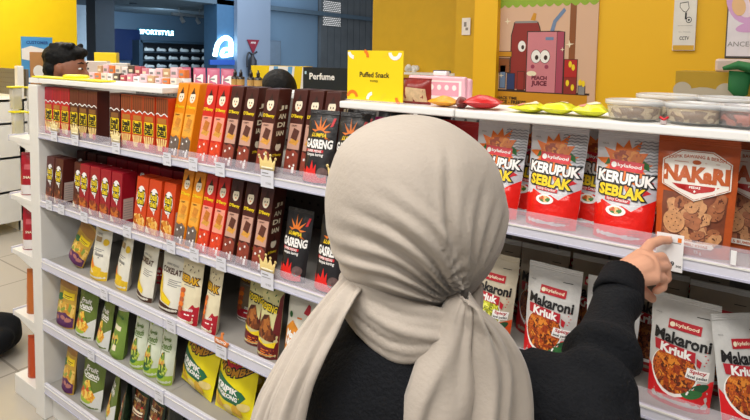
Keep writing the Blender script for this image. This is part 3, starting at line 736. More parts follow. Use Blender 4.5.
def gos(mb, S, w, h):
    poly(mb, S, [(-w * .5, 0), (w * .5, 0), (w * .5, h * .24), (0, h * .18), (-w * .5, h * .26)], film('film_maroon', '6a1a1c'), .0006)
    poly(mb, S, [(w * .28, h * .24), (w * .5, h * .24), (w * .5, h * .9), (w * .38, h * .82)], film('film_maroon', '6a1a1c'), .0006)
    for i in range(6): poly(mb, S, ell(w * (-.38 + i * .14), h * (.9 - .06 * (i % 3)), .004, .002, 8, i), INKG, .001)
    text(mb, S, 'GOSENG', -w * .05, h * .67, w * .78, INKK, .001, .13, h * .09, rot=-.08); text(mb, S, 'GOSENG', -w * .05, h * .67, w * .76, INKY, .0014, .03, h * .08, rot=-.08)
    poly(mb, S, [(-w * .46, h * .28), (w * .36, h * .24), (w * .4, h * .34), (w * .2, h * .44), (w * .05, h * .58), (-w * .2, h * .56), (-w * .4, h * .42)], NOOD, .001)
    poly(mb, S, [(-w * .46, h * .22), (w * .4, h * .16), (w * .44, h * .24), (0, h * .2), (-w * .46, h * .29)], INKY, .0014)
    label_lines(mb, S, w, h, .12, 3, INKO, -.1, .4)
kind('goseng', pouch('goseng_snack_pouch', .088, .204, .05, GOS, 'stand', .95, .15, 47, GOS, decor=gos))
def makr(mb, S, w, h):
    poly(mb, S, [(-w * .5, 0), (w * .5, 0), (w * .5, h * .36), (w * .1, h * .5), (-w * .2, h * .62), (-w * .5, h * .46)], mat('print_amber', 'd98a26', .45, var=.15, vscale=40), .0006)
    poly(mb, S, ell(-w * .32, h * .68, .008, .008, 12), INKG, .001); poly(mb, S, [(w * .12, h * .75), (w * .34, h * .72), (w * .3, h * .86), (w * .22, h * .88)], MCR, .001)
    text(mb, S, 'Makro', -w * .06, h * .43, w * .6, INKW, .0012, .05, h * .09); text(mb, S, 'NOOD', -w * .04, h * .32, w * .66, INKW, .0012, .06, h * .09)
    rect(mb, S, -w * .06, h * .66, w * .1, h * .68, INKO, .001)
kind('makro', pouch('macaroni_noodle_pouch', .11, .192, .05, CRM, 'stand', .92, .18, 48, CRM, decor=makr))
GIN = film('film_ginger', 'c39a3a', .4)
def gin(mb, S, w, h):
    poly(mb, S, [(-w * .48, h * .74), (w * .48, h * .74), (w * .48, h * .97), (-w * .48, h * .97)], mat('print_brown_top', 'a9783a', .5), .0006)
    rect(mb, S, -w * .1, h * .55, w * .44, h * .68, INKY, .0012); rect(mb, S, -w * .02, h * .6, w * .36, h * .615, INKB, .0016); rect(mb, S, 0, h * .57, w * .3, h * .58, INKG, .0016)
    poly(mb, S, ell(-w * .22, h * .55, w * .2, h * .07, rot=.3), INKG, .0010)
    poly(mb, S, [(-w * .48, h * .22), (w * .48, h * .2), (w * .48, h * .46), (0, h * .5), (-w * .48, h * .42)], food('chips_yellow', ['d9a83a', 'c98a2a', 'e8c060', '8a9a3a'], 90), .0008)
    poly(mb, S, [(-w * .48, h * .03), (w * .48, h * .03), (w * .48, h * .2), (w * .2, h * .3), (-w * .3, h * .24), (-w * .48, h * .12)], mat('print_purple', '5b2a5a', .5, var=.2, vscale=60), .001)
    for i, c in enumerate((-.2, .1, .32)): poly(mb, S, ell(w * c, h * (.17 + .03 * (i % 2)), w * .12, h * .04), mat('print_tuber', 'b3746a', .5), .0014)
kind('ginger', pouch('mixed_chip_pouch', .128, .205, .05, GIN, 'stand', .96, .12, 51, GIN, decor=gin))
FG = film('film_moss_green', '62752c', .42); LIME = film('film_lime', 'a3bf3c', .42); VEG = food('veggie_food', ['6f8f2e', 'b8c850', '3f5f20', 'd8b84a', 'c98a3a'], 90); FRU = food('fruit_food', ['e8b83a', 'd98a1c', 'f0d060', '7aa030', 'c9541c'], 90)
def crunch(top, word1, pic, body):
    def dec(mb, S, w, h):
        if body is None:
            poly(mb, S, [(-w * .5, h * 0), (w * .5, 0), (w * .5, h * .44), (w * .16, h * .3), (-w * .1, h * .22), (-w * .5, h * .16)], film('film_white_low', 'd8d8d2'), .0006)
            poly(mb, S, [(-w * .5, 0), (w * .5, 0), (w * .5, h * .1), (-w * .5, h * .12)], film('film_white_low', 'd8d8d2'), .0007)
        else:
            poly(mb, S, [(-w * .5, 0), (w * .5, 0), (w * .5, h * .16), (-w * .5, h * .2)], LIME, .0006)
            poly(mb, S, [(-w * .5, h * .9), (-w * .2, h * .84), (0, h * .9), (w * .5, h * .84), (w * .5, h * .96), (-w * .5, h * .96)], LIME, .0006)
        tm = INKW if body is None else mat('print_moss_text', '6f8a4a', .5)
        text(mb, S, word1, 0, h * .735, w * .5, tm, .0012, .04, h * .085, slant=.2, rot=.04); text(mb, S, 'Crunch', 0, h * .635, w * .68, tm, .0012, .04, h * .09, slant=.2, rot=.04)
        rect(mb, S, -w * .26, h * .555, w * .3, h * .57, tm, .001)
        poly(mb, S, [(-w * .34, h * .2), (w * .26, h * .16), (w * .34, h * .28), (w * .12, h * .4), (0, h * .54), (-w * .16, h * .5), (-w * .3, h * .36)], pic, .0014)
        poly(mb, S, ell(-w * .06, h * .16, w * .28, h * .05), INKG if body else mat('print_leaf', '9fb83a', .5), .0012)
        if body: rect(mb, S, -w * .44, h * .16, -w * .04, h * .23, INKDG, .0018); 
    return dec
kind('fruit', pouch('fruit_crisp_pouch', .118, .188, .055, FG, 'stand', .95, .15, 53, FG, decor=crunch(0, 'Fruit', FRU, None)))
kind('veg', pouch('veggie_crisp_pouch', .1, .19, .055, film('film_pale_green', 'd5dbc4', .42), 'stand', .95, .15, 55, LIME, decor=crunch(0, 'Veggie', VEG, 1)))
def vside(mb, S, w, h):
    poly(mb, S, [(-w * .5, h * .8), (w * .5, h * .9), (w * .5, h * .97), (-w * .5, h * .97)], INKW, .0007)
    text(mb, S, 'Veggie', 0, h * .75, w * .6, INKG, .001, .04, h * .08); rect(mb, S, -w * .2, h * .52, w * .3, h * .6, INKC, .001); poly(mb, S, ell(0, h * .35, w * .3, h * .12), VEG, .001); rect(mb, S, 0, h * .16, w * .25, h * .26, INKC, .0012)
kind('vegside', pouch('veggie_crisp_pouch', .105, .19, .06, film('film_leaf_green', '75923a', .42), 'stand', .95, .15, 57, LIME, decor=vside))
WY = film('film_wombe_yellow', 'fbe812', .3); TEAL = ink('print_teal_green', '1d6b45')
def womb(mb, S, w, h):
    poly(mb, S, ell(0, h * .86, w * .22, h * .13), INKR, .0008); text(mb, S, 'GET', 0, h * .845, w * .26, INKY, .0013, .03)
    text(mb, S, 'WOMBE', 0, h * .69, w * .84, INKK, .0012, .12, h * .11, arc=.1); text(mb, S, 'WOMBE', 0, h * .69, w * .82, mat('print_tan_gold', 'c98a1c', .4), .0017, .03, h * .1, arc=.1)
    poly(mb, S, [(-w * .46, h * .58), (-w * .3, h * .62), (w * .3, h * .46), (w * .38, h * .38), (w * .22, h * .24), (-w * .44, h * .3)], TEAL, .001)
    text(mb, S, 'KRIPIK', -w * .06, h * .46, w * .54, INKW, .0015, .05, h * .08, rot=-.12); text(mb, S, 'SINGKONG', -w * .06, h * .36, w * .58, INKW, .0015, .05, h * .06, rot=-.12)
    for i, (a, b, r) in enumerate(((-.3, .14, .15), (-.05, .1, .16), (.2, .14, .15), (.34, .24, .12), (-.38, .24, .1))): poly(mb, S, ell(w * a, h * b, w * r, h * r * .55, 16, i), mat('print_cassava' + str(i % 2), ('e8b83a', 'f3dc8a')[i % 2], .5, var=.1, vscale=60), .001 + i * .0003)
kind('womb', pouch('yellow_cassava_bag', .15, .2, .075, WY, 'pillow', .98, .22, 61, WY, wr=.005, nu=20, nv=22, decor=womb))
kind('wombd', pouch('yellow_cassava_bag', .15, .2, .06, film('film_wombe_shade', 'd9b80f', .35), 'pillow', .98, .15, 63, WY, wr=.004, decor=womb))  # darker copy of the yellow bag, shade put into the film colour
DG = film('film_dark_green', '243a26', .4); GRAN = food('granola_food', ['5a3018', '8a5a2c', '3a2412', 'b08a4a', '8a2a1c'], 110)
def dark(mb, S, w, h):
    poly(mb, S, [(-w * .4, h * .0), (w * .4, h * 0), (w * .44, h * .78), (-w * .32, h * .84)], GRAN, .0006)
    text(mb, S, 'Tempe', -w * .1, h * .7, w * .5, INKC, .0012, .03, slant=.2); rect(mb, S, -w * .36, h * .5, w * .36, h * .535, INKC, .0012, rot=-.1); rect(mb, S, -w * .36, h * .46, w * .36, h * .475, INKC, .0012, rot=-.1); poly(mb, S, ell(w * .3, h * .6, .004, .004, 8), INKR, .0014)
kind('dark', pouch('dark_green_snack_pouch', .085, .195, .05, DG, 'stand', .95, .15, 65, DG, decor=dark))
kind('blackp', pouch('dark_green_snack_pouch', .09, .195, .05, film('film_black_green', '171d1a'), 'stand', .95, .15, 67, BLK))

# ---------------------------------------------------------------- shelf 1 (top)
Z1, Z2, Z3, Z4, Z5 = [z + .0006 for z in SZ]
g = 'biscuit stick boxes on the top shelf'
ORD = ['first', 'second', 'third', 'fourth', 'fifth', 'sixth', 'seventh', 'eighth', 'ninth', 'tenth', 'eleventh']
for i, x in enumerate((-2.452, -2.384, -2.316)):
    place('stick_red', x, 1.148, Z1, 'red biscuit stick box on top shelf, %s from the corner post' % ORD[i], 'box', g)
for i, x in enumerate((-2.245, -2.176, -2.107)):
    place('stick_brown', x, 1.148, Z1, 'dark brown biscuit stick box on top shelf, %s to the right of the red ones' % ORD[i], 'box', g)
place('stick_brown', -1.952, 1.148, Z1, 'dark brown biscuit stick box standing alone beside the orange stick boxes', 'box', g)
for i, x in enumerate((-1.877, -1.808, -1.739)):
    place('stick_orange', x, 1.148, Z1, 'orange biscuit stick box on top shelf, %s of three touching' % ORD[i], 'box', g)
place('stick_orange', -1.664, 1.148, Z1, 'orange biscuit stick box right against the slim yellow cracker boxes', 'box', g)
g = 'slim cracker boxes leaning on the top shelf'
for i, x in enumerate((-1.600, -1.541)): place('slim_orange', x, 1.145, Z1, ('leftmost slim yellow-orange cracker box on top shelf', 'slim yellow-orange cracker box on top shelf next to a wide gap')[i], 'box', g)
for i, x in enumerate((-1.453, -1.394)): place('slim_red', x, 1.145, Z1, ('slim bright red cracker box on top shelf, left of its pair', 'slim bright red cracker box on top shelf, beside the brown ones')[i], 'box', g)
for i, x in enumerate((-1.332, -1.266, -1.182)): place('slim_brown', x, 1.145, Z1, 'slim dark brown cracker box in front on top shelf, %s from the red pair' % ORD[i], 'box', g)
for i, x in enumerate((-1.112, -1.050, -.988)): place('slim_brown', x, 1.19, Z1, 'slim dark brown cracker box set back behind the black pouches, %s' % ('nearest the front row', 'middle one', 'rightmost')[i], 'box', g)
g = 'black snack pouches'
place('black', -.985, 1.135, Z1, 'black snack pouch with red splash on top shelf, left one', 'snack bag', g, rz=.05)
place('black', -.882, 1.135, Z1, 'black snack pouch with red splash on top shelf, right one next to magenta pouch', 'snack bag', g)
place('black', -.915, 1.205, Z1, 'black snack pouch standing behind the other two on top shelf', 'snack bag', g)
place('black', -.84, 1.255, Z1, 'black snack pouch in back row behind the magenta pouch, left of two tops', 'snack bag', g, sc=1.04)
place('black', -.72, 1.265, Z1, 'black snack pouch in back row behind the magenta pouch, right of two tops', 'snack bag', g, sc=1.04)
g = 'magenta and red pouches behind the headscarf'
place('magenta', -.775, 1.15, Z1, 'magenta snack pouch in front row just above the headscarf', 'snack bag', g)
place('magenta', -.735, 1.20, Z1, 'magenta snack pouch half hidden behind the front magenta one', 'snack bag', g)
place('redp', -.675, 1.15, Z1, 'red snack pouch peeking over the headscarf, right of the magenta ones', 'snack bag', g)
place('redp', -.60, 1.19, Z1, 'red snack pouch peeking over the headscarf beside the silver pouch', 'snack bag', g)
g = 'silver and red kerupuk pouches'
place('kerupuk', -.478, 1.145, Z1, 'silver and red cracker pouch half hidden by the headscarf', 'snack bag', g)
place('kerupuk', -.352, 1.142, Z1, 'silver and red cracker pouch, middle one of the front three', 'snack bag', g)
place('kerupuk', -.215, 1.142, Z1, 'silver and red cracker pouch next to the orange chip pouch', 'snack bag', g)
for i, x in enumerate((-.425, -.282, -.16)): place('kerupuk', x, 1.205, Z1, 'silver and red cracker pouch in second row, %s' % ('behind the left gap', 'behind the right gap', 'behind the orange chip pouch')[i], 'snack bag', g)
g = 'orange chip pouches'
place('nakari', -.097, 1.14, Z1, 'orange chip pouch with white badge that the woman points at', 'snack bag', g, rz=.0, roll=0)
place('nakari', .055, 1.15, Z1, 'orange chip pouch cut by the right edge of the photo', 'snack bag', g)
place('nakari', -.01, 1.215, Z1, 'orange chip pouch in second row between the two front ones', 'snack bag', g)

# ---------------------------------------------------------------- shelf 2
g = 'oval badge cracker cartons'
place('oval_brown', -2.455, 1.147, Z2, 'brown oval-badge cracker carton on second shelf nearest the corner post', 'box', g, sc=(.95, 1, 1))
place('oval_brown', -2.382, 1.147, Z2, 'brown oval-badge cracker carton on second shelf showing its dark side panel', 'box', g, sc=(.95, 1, 1))
place('oval_brown', -2.262, 1.165, Z2, 'brown oval-badge cracker carton set back beside the first red carton', 'box', g, sc=(.95, 1, .98))
for i, x in enumerate((-2.184, -2.108, -2.032, -1.955)): place('oval_red', x, 1.15, Z2, 'dark red oval-badge cracker carton on second shelf, %s of four' % ORD[i], 'box', g)
for i, x in enumerate((-1.81, -1.733)): place('oval_orange', x, 1.152, Z2, 'orange oval-badge cracker carton on second shelf, %s of the touching pair' % ('left', 'right')[i], 'box', g)
place('oval_orange', -1.657, 1.158, Z2, 'orange oval-badge cracker carton leaning, next to the slim boxes', 'box', g, rz=-.05)
for i, (x, k) in enumerate(((-2.43, 'brown'), (-2.345, 'brown'), (-2.262, 'brown'), (-2.186, 'red'), (-2.112, 'red'), (-2.038, 'red'), (-1.964, 'red'), (-1.888, 'red'), (-1.814, 'red'), (-1.739, 'red'), (-1.665, 'red'))):
    place('oval_' + k, x, 1.262, Z2, '%s cracker carton in the shaded back row of second shelf, %s from left' % ({'brown': 'brown', 'red': 'dark red'}[k], ORD[i]), 'box', 'back row cracker cartons', sc=(1, 1, 1.07))
g = 'slim cracker boxes leaning on the second shelf'
for i, x in enumerate((-1.572, -1.511)): place('slim_orange', x, 1.145, Z2, 'slim yellow-orange cracker box on second shelf, %s one' % ('left', 'right')[i], 'box', g)
for i, x in enumerate((-1.452, -1.391)): place('slim_red', x, 1.145, Z2, 'slim red cracker box on second shelf, %s one' % ('left', 'right')[i], 'box', g)
for i, x in enumerate((-1.330, -1.264, -1.198)): place('slim_brown', x, 1.145, Z2, 'slim dark brown cracker box on second shelf, %s from the red ones' % ORD[i], 'box', g)
g = 'black snack pouches'
place('black', -1.075, 1.14, Z2, 'black snack pouch with red splash on second shelf beside the slim boxes', 'snack bag', g)
place('black', -.945, 1.14, Z2, 'black snack pouch with red splash on second shelf beside the headscarf', 'snack bag', g)
place('black', -.835, 1.14, Z2, 'black snack pouch on second shelf behind the headscarf', 'snack bag', g)
g = 'macaroni pouches'
place('macy', -.487, 1.16, Z2, 'beige macaroni pouch with yellow filling beside the headscarf', 'snack bag', g)
place('mac', -.352, 1.155, Z2, 'silver macaroni pouch with orange filling, left of the sleeve', 'snack bag', g, rz=-.03, sc=(1.1, 1, 1.02))
place('mac', -.232, 1.16, Z2, 'silver macaroni pouch mostly hidden behind the raised sleeve', 'snack bag', g)
place('mac', -.105, 1.152, Z2, 'silver macaroni pouch with orange filling, right of the sleeve', 'snack bag', g, sc=(1.1, 1, 1), rz=-.05)
place('mac', .0, 1.16, Z2, 'silver macaroni pouch turned sideways at the right edge', 'snack bag', g, rz=.75, sc=.97)
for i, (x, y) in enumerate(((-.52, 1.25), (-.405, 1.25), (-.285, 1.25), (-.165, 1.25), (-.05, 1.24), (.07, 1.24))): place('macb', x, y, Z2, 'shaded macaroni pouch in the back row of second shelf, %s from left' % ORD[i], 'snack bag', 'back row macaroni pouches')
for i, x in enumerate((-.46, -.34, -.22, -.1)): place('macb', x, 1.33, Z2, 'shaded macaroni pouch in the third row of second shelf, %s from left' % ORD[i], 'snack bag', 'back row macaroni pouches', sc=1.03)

# ---------------------------------------------------------------- shelf 3
place('ginger', -2.33, 1.165, Z3, 'yellow and purple chip pouch slumped sideways on third shelf', 'snack bag', 'mixed chip pouches', roll=.42, sc=(.85, 1, .84))
place('banana', -2.135, 1.155, Z3, 'cream banana chip pouch facing front on third shelf', 'snack bag', 'banana chip pouches')
place('banana', -1.985, 1.165, Z3, 'cream banana chip pouch turned sideways on third shelf', 'snack bag', 'banana chip pouches', rz=-.28, sc=1.03)
place('cokelat', -1.825, 1.16, Z3, 'cream chocolate banana pouch, left of two, lettering partly turned away', 'snack bag', 'chocolate banana pouches', rz=-.22, sc=(1.1, 1, 1))
place('cokelat', -1.668, 1.155, Z3, 'cream chocolate banana pouch, right of two, facing front', 'snack bag', 'chocolate banana pouches', sc=(1.14, 1, 1))
place('kerak', -1.545, 1.135, Z3, 'pale yellow rice crust pouch beside the chocolate banana pouch', 'snack bag', 'rice crust pouches', sc=(1.1, 1, 1))
place('kerak', -1.437, 1.14, Z3, 'pale yellow rice crust pouch behind the orange thumb card', 'snack bag', 'rice crust pouches', rz=-.2, sc=(.88, 1, 1))
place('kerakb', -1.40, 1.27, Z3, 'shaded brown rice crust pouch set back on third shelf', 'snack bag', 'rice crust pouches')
place('goseng', -1.268, 1.175, Z3, 'olive noodle snack pouch set back, left of two', 'snack bag', 'olive noodle snack pouches', sc=.97)
place('goseng', -1.180, 1.147, Z3, 'olive noodle snack pouch in front, right of two', 'snack bag', 'olive noodle snack pouches')
place('makro', -1.075, 1.16, Z3, 'cream and amber pouch at the scarf drape edge on third shelf', 'snack bag', None)
place('goseng', -1.10, 1.26, Z3, 'olive noodle snack pouch in the shaded back row', 'snack bag', 'olive noodle snack pouches')
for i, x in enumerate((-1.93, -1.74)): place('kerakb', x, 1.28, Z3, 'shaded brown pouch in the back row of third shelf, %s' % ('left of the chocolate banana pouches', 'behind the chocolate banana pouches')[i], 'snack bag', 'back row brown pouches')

# ---------------------------------------------------------------- shelf 4
place('ginger', -2.402, 1.15, Z4, 'yellow and purple chip pouch upright on fourth shelf by the post', 'snack bag', 'mixed chip pouches', sc=(1.08, 1, 1))
place('fruit', -2.24, 1.15, Z4, 'moss green fruit crisp pouch facing front on fourth shelf', 'snack bag', 'fruit crisp pouches', sc=(1.12, 1, 1))
place('fruit', -2.105, 1.155, Z4, 'moss green fruit crisp pouch half turned on fourth shelf', 'snack bag', 'fruit crisp pouches', rz=-.25, sc=(1, 1, .97))
place('vegside', -1.995, 1.15, Z4, 'lime veggie crisp pouch turned sideways on fourth shelf', 'snack bag', 'veggie crisp pouches', rz=-.18, sc=(.95, 1, 1))
place('vegside', -1.905, 1.30, Z4, 'lime veggie crisp pouch behind the pale green ones', 'snack bag', 'veggie crisp pouches')
place('veg', -1.866, 1.152, Z4, 'pale green veggie crisp pouch, leftmost of three in front', 'snack bag', 'veggie crisp pouches', sc=(.82, 1, 1.02))
place('veg', -1.781, 1.152, Z4, 'pale green veggie crisp pouch, middle of three in front', 'snack bag', 'veggie crisp pouches', sc=(.82, 1, 1.02))
place('veg', -1.697, 1.152, Z4, 'pale green veggie crisp pouch touching the yellow bag', 'snack bag', 'veggie crisp pouches', sc=(.82, 1, 1.02))
place('womb', -1.56, 1.178, Z4, 'bright yellow cassava chip bag twisted over, left one', 'snack bag', 'yellow cassava chip bags', rz=-.1, roll=.08, sc=(1.27, 1, 1.03))
place('womb', -1.362, 1.17, Z4, 'bright yellow cassava chip bag upright, next to the scarf', 'snack bag', 'yellow cassava chip bags', sc=(1.18, 1, .99))
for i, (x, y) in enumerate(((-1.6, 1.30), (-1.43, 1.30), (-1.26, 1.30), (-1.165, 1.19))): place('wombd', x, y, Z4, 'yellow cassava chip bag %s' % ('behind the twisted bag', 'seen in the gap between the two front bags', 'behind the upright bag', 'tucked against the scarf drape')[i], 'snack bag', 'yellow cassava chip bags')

# ---------------------------------------------------------------- shelf 5 (bottom)
place('ginger', -2.385, 1.15, Z5, 'yellow and purple chip pouch on bottom shelf by the post', 'snack bag', 'mixed chip pouches', rz=-.15, sc=(.85, 1, 1))
place('fruit', -2.205, 1.15, Z5, 'moss green fruit crisp pouch facing front on bottom shelf', 'snack bag', 'fruit crisp pouches', sc=(1.3, 1, 1.02))
place('fruit', -2.05, 1.155, Z5, 'moss green fruit crisp pouch half turned on bottom shelf', 'snack bag', 'fruit crisp pouches', rz=-.5)
place('dark', -1.965, 1.15, Z5, 'dark green snack pouch turned sideways on bottom shelf', 'snack bag', 'dark green snack pouches', rz=-.8)
place('dark', -1.875, 1.15, Z5, 'dark green snack pouch facing front on bottom shelf, left of two', 'snack bag', 'dark green snack pouches', sc=(1.1, 1, 1))
place('dark', -1.77, 1.15, Z5, 'dark green snack pouch facing front on bottom shelf, right of two', 'snack bag', 'dark green snack pouches')
for i, x in enumerate((-1.67, -1.565, -1.46)): place('blackp', x, 1.15, Z5, 'black green snack pouch on bottom shelf under the yellow bags, %s' % ('left', 'middle', 'right')[i], 'snack bag', 'dark green snack pouches')

# ================================================================ PEOPLE
SKIN = mat('skin_light', 'd9a184', .5, var=.04, vscale=30); SKIND = mat('skin_tan', '8f5a42', .5, var=.05, vscale=30)
NAIL = mat('nail', 'e6b3a0', .35)
KNIT = mat('knit_dark_navy', '0c0e13', .85, 0, .4, 220, var=.2, vscale=200, spec=.25)
RIB = mat('knit_rib', '0a0b10', .9, 0, .3, 200, spec=.25)
SCARF = mat('scarf_beige_jersey', 'aba094', .8, 0, .12, 160, var=.03, vscale=8, sheen=.2)
TROU = mat('trousers_charcoal', '22242a', .85); SHOE = mat('shoe_white', 'd9d6d0', .5); HAIR = mat('hair_black', '060506', .6, 0, .5, 60, spec=.25)
EYEW = mat('eye_white', 'ece8e2', .3); IRIS = mat('iris_dark', '1e120c', .2); LIP = mat('lip', 'a85a52', .45)

def cap(mb, p0, r0, p1, r1, mt, n=16):
    p0, p1 = Vector(p0), Vector(p1); d = (p1 - p0); L = d.length; t = d.normalized() if L > 1e-6 else Vector((0, 0, 1))
    a = t.cross(Vector((0, 0, 1)) if abs(t.z) < .9 else Vector((1, 0, 0))).normalized(); b = t.cross(a)
    rings = [(p0 - t * r0 * math.cos(q), r0 * math.sin(q)) for q in (.15, .5, .9, 1.25, 1.57)] + [(p1 + t * r1 * math.cos(q), r1 * math.sin(q)) for q in (1.57, 1.25, .9, .5, .15)]
    vs = []; fs = []
    for c, r in rings:
        for k in range(n): q = 2 * math.pi * k / n; vs.append(c + a * r * math.cos(q) + b * r * math.sin(q))
    m = len(rings)
    for i in range(m - 1):
        for k in range(n): l = (k + 1) % n; fs.append((i * n + k, i * n + l, (i + 1) * n + l, (i + 1) * n + k))
    fs.append(tuple(range(n - 1, -1, -1))); fs.append(tuple((m - 1) * n + k for k in range(n)))
    mb.add(vs, fs, mt, True)
def chain(mb, pts, rad, mt):
    for i in range(len(pts) - 1): cap(mb, pts[i], rad[i], pts[i + 1], rad[i + 1], mt)
def ellipsoid(mb, c, r, mt, M=None, n=20):
    bm = bmesh.new(); bmesh.ops.create_uvsphere(bm, u_segments=n, v_segments=n // 2 + 2, radius=1)
    for v in bm.verts:
        q = Vector((v.co.x * r[0], v.co.y * r[1], v.co.z * r[2])); v.co = (M @ q if M else q) + Vector(c)
    mb.bm(bm, mt, True)
def remesh(mb, voxel, it=3):
    o = mb.obj('tmp'); m = o.modifiers.new('r', 'REMESH'); m.mode = 'VOXEL'; m.voxel_size = voxel; m.use_smooth_shade = True
    if it: s = o.modifiers.new('s', 'SMOOTH'); s.iterations = it; s.factor = .5
    dg = bpy.context.evaluated_depsgraph_get(); me = bpy.data.meshes.new_from_object(o.evaluated_get(dg))
    bpy.data.objects.remove(o)
    return me
def mesh_obj(name, me, mats, parent=None):
    o = bpy.data.objects.new(name, me); COL.objects.link(o)
    me.materials.clear()
    for m in mats: me.materials.append(m)
    for p in me.polygons: p.use_smooth = True
    if parent is not None: o.parent = parent
    return o
def merge(mes):
    v = []; f = []
    for me in mes:
        k = len(v); v += [tuple(x.co) for x in me.vertices]; f += [[i + k for i in p.vertices] for p in me.polygons]
    r = bpy.data.meshes.new('m'); r.from_pydata(v, [], f); r.update(); return r

def anchor(o, loc):
    """move the root to its base and keep its parts where they are"""
    o.location = loc
    for c in o.children: c.location = -Vector(loc)

class Frame:
    """local frame of a standing person: r = their right, f = the way they face"""
    def __init__(s, o, yaw): s.o = Vector(o); s.f = Vector((math.cos(yaw), math.sin(yaw), 0)); s.r = Vector((s.f.y, -s.f.x, 0)); s.M = Matrix((s.r, s.f, Vector((0, 0, 1)))).transposed()
    def __call__(s, r, f, z): return s.o + s.r * r + s.f * f + Vector((0, 0, z))
def face(P, c, k, root, skin_mats, body_mb, skin):
    """nose and ears into the body; eyes and mouth as parts; c = local head centre, k = scale"""
    r0, f0, z0 = c
    cap(body_mb, P(r0, f0 + .088 * k, z0 - .0 * k), .009 * k, P(r0, f0 + .104 * k, z0 - .03 * k), .014 * k, skin)
    cap(body_mb, P(r0 - .012 * k, f0 + .09 * k, z0 - .032 * k), .008 * k, P(r0 + .012 * k, f0 + .09 * k, z0 - .032 * k), .008 * k, skin)
    cap(body_mb, P(r0 - .035 * k, f0 + .078 * k, z0 + .022 * k), .012 * k, P(r0 + .035 * k, f0 + .078 * k, z0 + .022 * k), .012 * k, skin)
    cap(body_mb, P(r0 - .02 * k, f0 + .07 * k, z0 - .085 * k), .02 * k, P(r0 + .02 * k, f0 + .07 * k, z0 - .085 * k), .02 * k, skin)
def face_parts(P, c, k, root):
    r0, f0, z0 = c
    for sg in (-1, 1):
        m = MB(); ellipsoid(m, P(r0 + sg * .032 * k, f0 + .082 * k, z0 + .003 * k), (.0115 * k, .012 * k, .006 * k), EYEW); e = m.obj('eye', root)
        m = MB(); ellipsoid(m, P(r0 + sg * .032 * k, f0 + .092 * k, z0 + .003 * k), (.006 * k,) * 3, IRIS); m.obj('iris', e)
        m = MB(); m.tube([P(r0 + sg * .016 * k, f0 + .094 * k, z0 + .03 * k), P(r0 + sg * .034 * k, f0 + .091 * k, z0 + .036 * k), P(r0 + sg * .052 * k, f0 + .078 * k, z0 + .03 * k)], [.003 * k, .004 * k, .002 * k], HAIR); m.obj('eyebrow', root)
    m = MB(); m.tube([P(r0 - .022 * k, f0 + .086 * k, z0 - .06 * k), P(r0, f0 + .094 * k, z0 - .058 * k), P(r0 + .022 * k, f0 + .086 * k, z0 - .06 * k)], [.003 * k, .006 * k, .003 * k], LIP); m.obj('mouth', root)

# ---------------------------------------------------------------- woman in the beige headscarf
P = Frame((-.393, .663, 0), math.radians(90 + 35.1))
root = empty('person')
tag(root, 'woman seen from behind in a beige headscarf and black knit sweater, reaching to the shelf', 'person')
def W(w): return Vector(w)
SHO = P(.130, -.012, 1.140); ELB = W((-0.1679, 0.735, 1.145)); WRI = W((-0.1761, 0.965, 1.252))
LSH = P(-.118, -.02, 1.15); LEL = P(-.165, .06, .97); LWR = P(-.12, .19, .93)
bm_ = MB()
ellipsoid(bm_, P(0, .012, 1.405), (.074, .092, .108), SKIN, P.M)
face(P, (0, .012, 1.405), 1, root, None, bm_, SKIN)
chain(bm_, [P(0, -.005, 1.36), P(0, -.012, 1.24)], [.048, .048], SKIN)
chain(bm_, [P(-.10, -.02, 1.14), P(0, -.015, 1.19), P(.10, -.02, 1.14)], [.04, .045, .04], SKIN)
chain(bm_, [P(0, -.02, 1.15), P(0, -.01, 1.02), P(0, 0, .84)], [.075, .08, .11], SKIN)
for sg in (-1, 1): chain(bm_, [P(sg * .075, 0, .82), P(sg * .085, .01, .44), P(sg * .085, -.01, .09)], [.085, .055, .036], SKIN); cap(bm_, P(sg * .085, -.02, .045), .035, P(sg * .09, .11, .035), .028, SKIN)
chain(bm_, [SHO, ELB, WRI], [.045, .036, .026], SKIN); chain(bm_, [LSH, LEL, LWR], [.045, .036, .026], SKIN)
body = remesh(bm_, .007, 2)
# right hand: palm and five fingers, index pointing at the price tag
def hand(pal, fingers, rad, w0):
    m = MB()
    for i, q in enumerate(pal): cap(m, w0, .023, q, .0125, SKIN)
    for i in range(len(pal) - 1): cap(m, pal[i], .0125, pal[i + 1], .0125, SKIN)
    c = sum((Vector(q) for q in pal), Vector()) / len(pal); cap(m, w0, .024, Vector(w0).lerp(c, .75), .022, SKIN)
    for fpts, r in zip(fingers, rad):
        chain(m, fpts, [r * (1.0 - .09 * i) for i in range(len(fpts))], SKIN)
    return remesh(m, .0022, 3)
HAND = dict(
    index=[W((-0.1588, 1.015, 1.275)), W((-0.1499, 1.052, 1.288)), W((-0.1378, 1.075, 1.291)), W((-0.1277, 1.088, 1.289))],
    middle=[W((-0.1444, 1.012, 1.272)), W((-0.1319, 1.052, 1.268)), W((-0.1247, 1.062, 1.251)), W((-0.1327, 1.045, 1.242))],
    ring=[W((-0.1376, 1, 1.264)), W((-0.1253, 1.042, 1.256)), W((-0.1219, 1.046, 1.236)), W((-0.1294, 1.026, 1.23))],
    pinky=[W((-0.1356, 0.99, 1.252)), W((-0.1252, 1.024, 1.242)), W((-0.1247, 1.026, 1.226)), W((-0.1327, 1.01, 1.223))],
    thumb=[W((-0.1692, 0.985, 1.251)), W((-0.1595, 1.016, 1.221)), W((-0.1507, 1.032, 1.207)), W((-0.1417, 1.036, 1.199))])
hm = hand([HAND[k][0] for k in ('index', 'middle', 'ring', 'pinky')], [HAND[k] for k in ('index', 'middle', 'ring', 'pinky', 'thumb')], [.0098, .010, .0096, .0086, .0105], WRI)
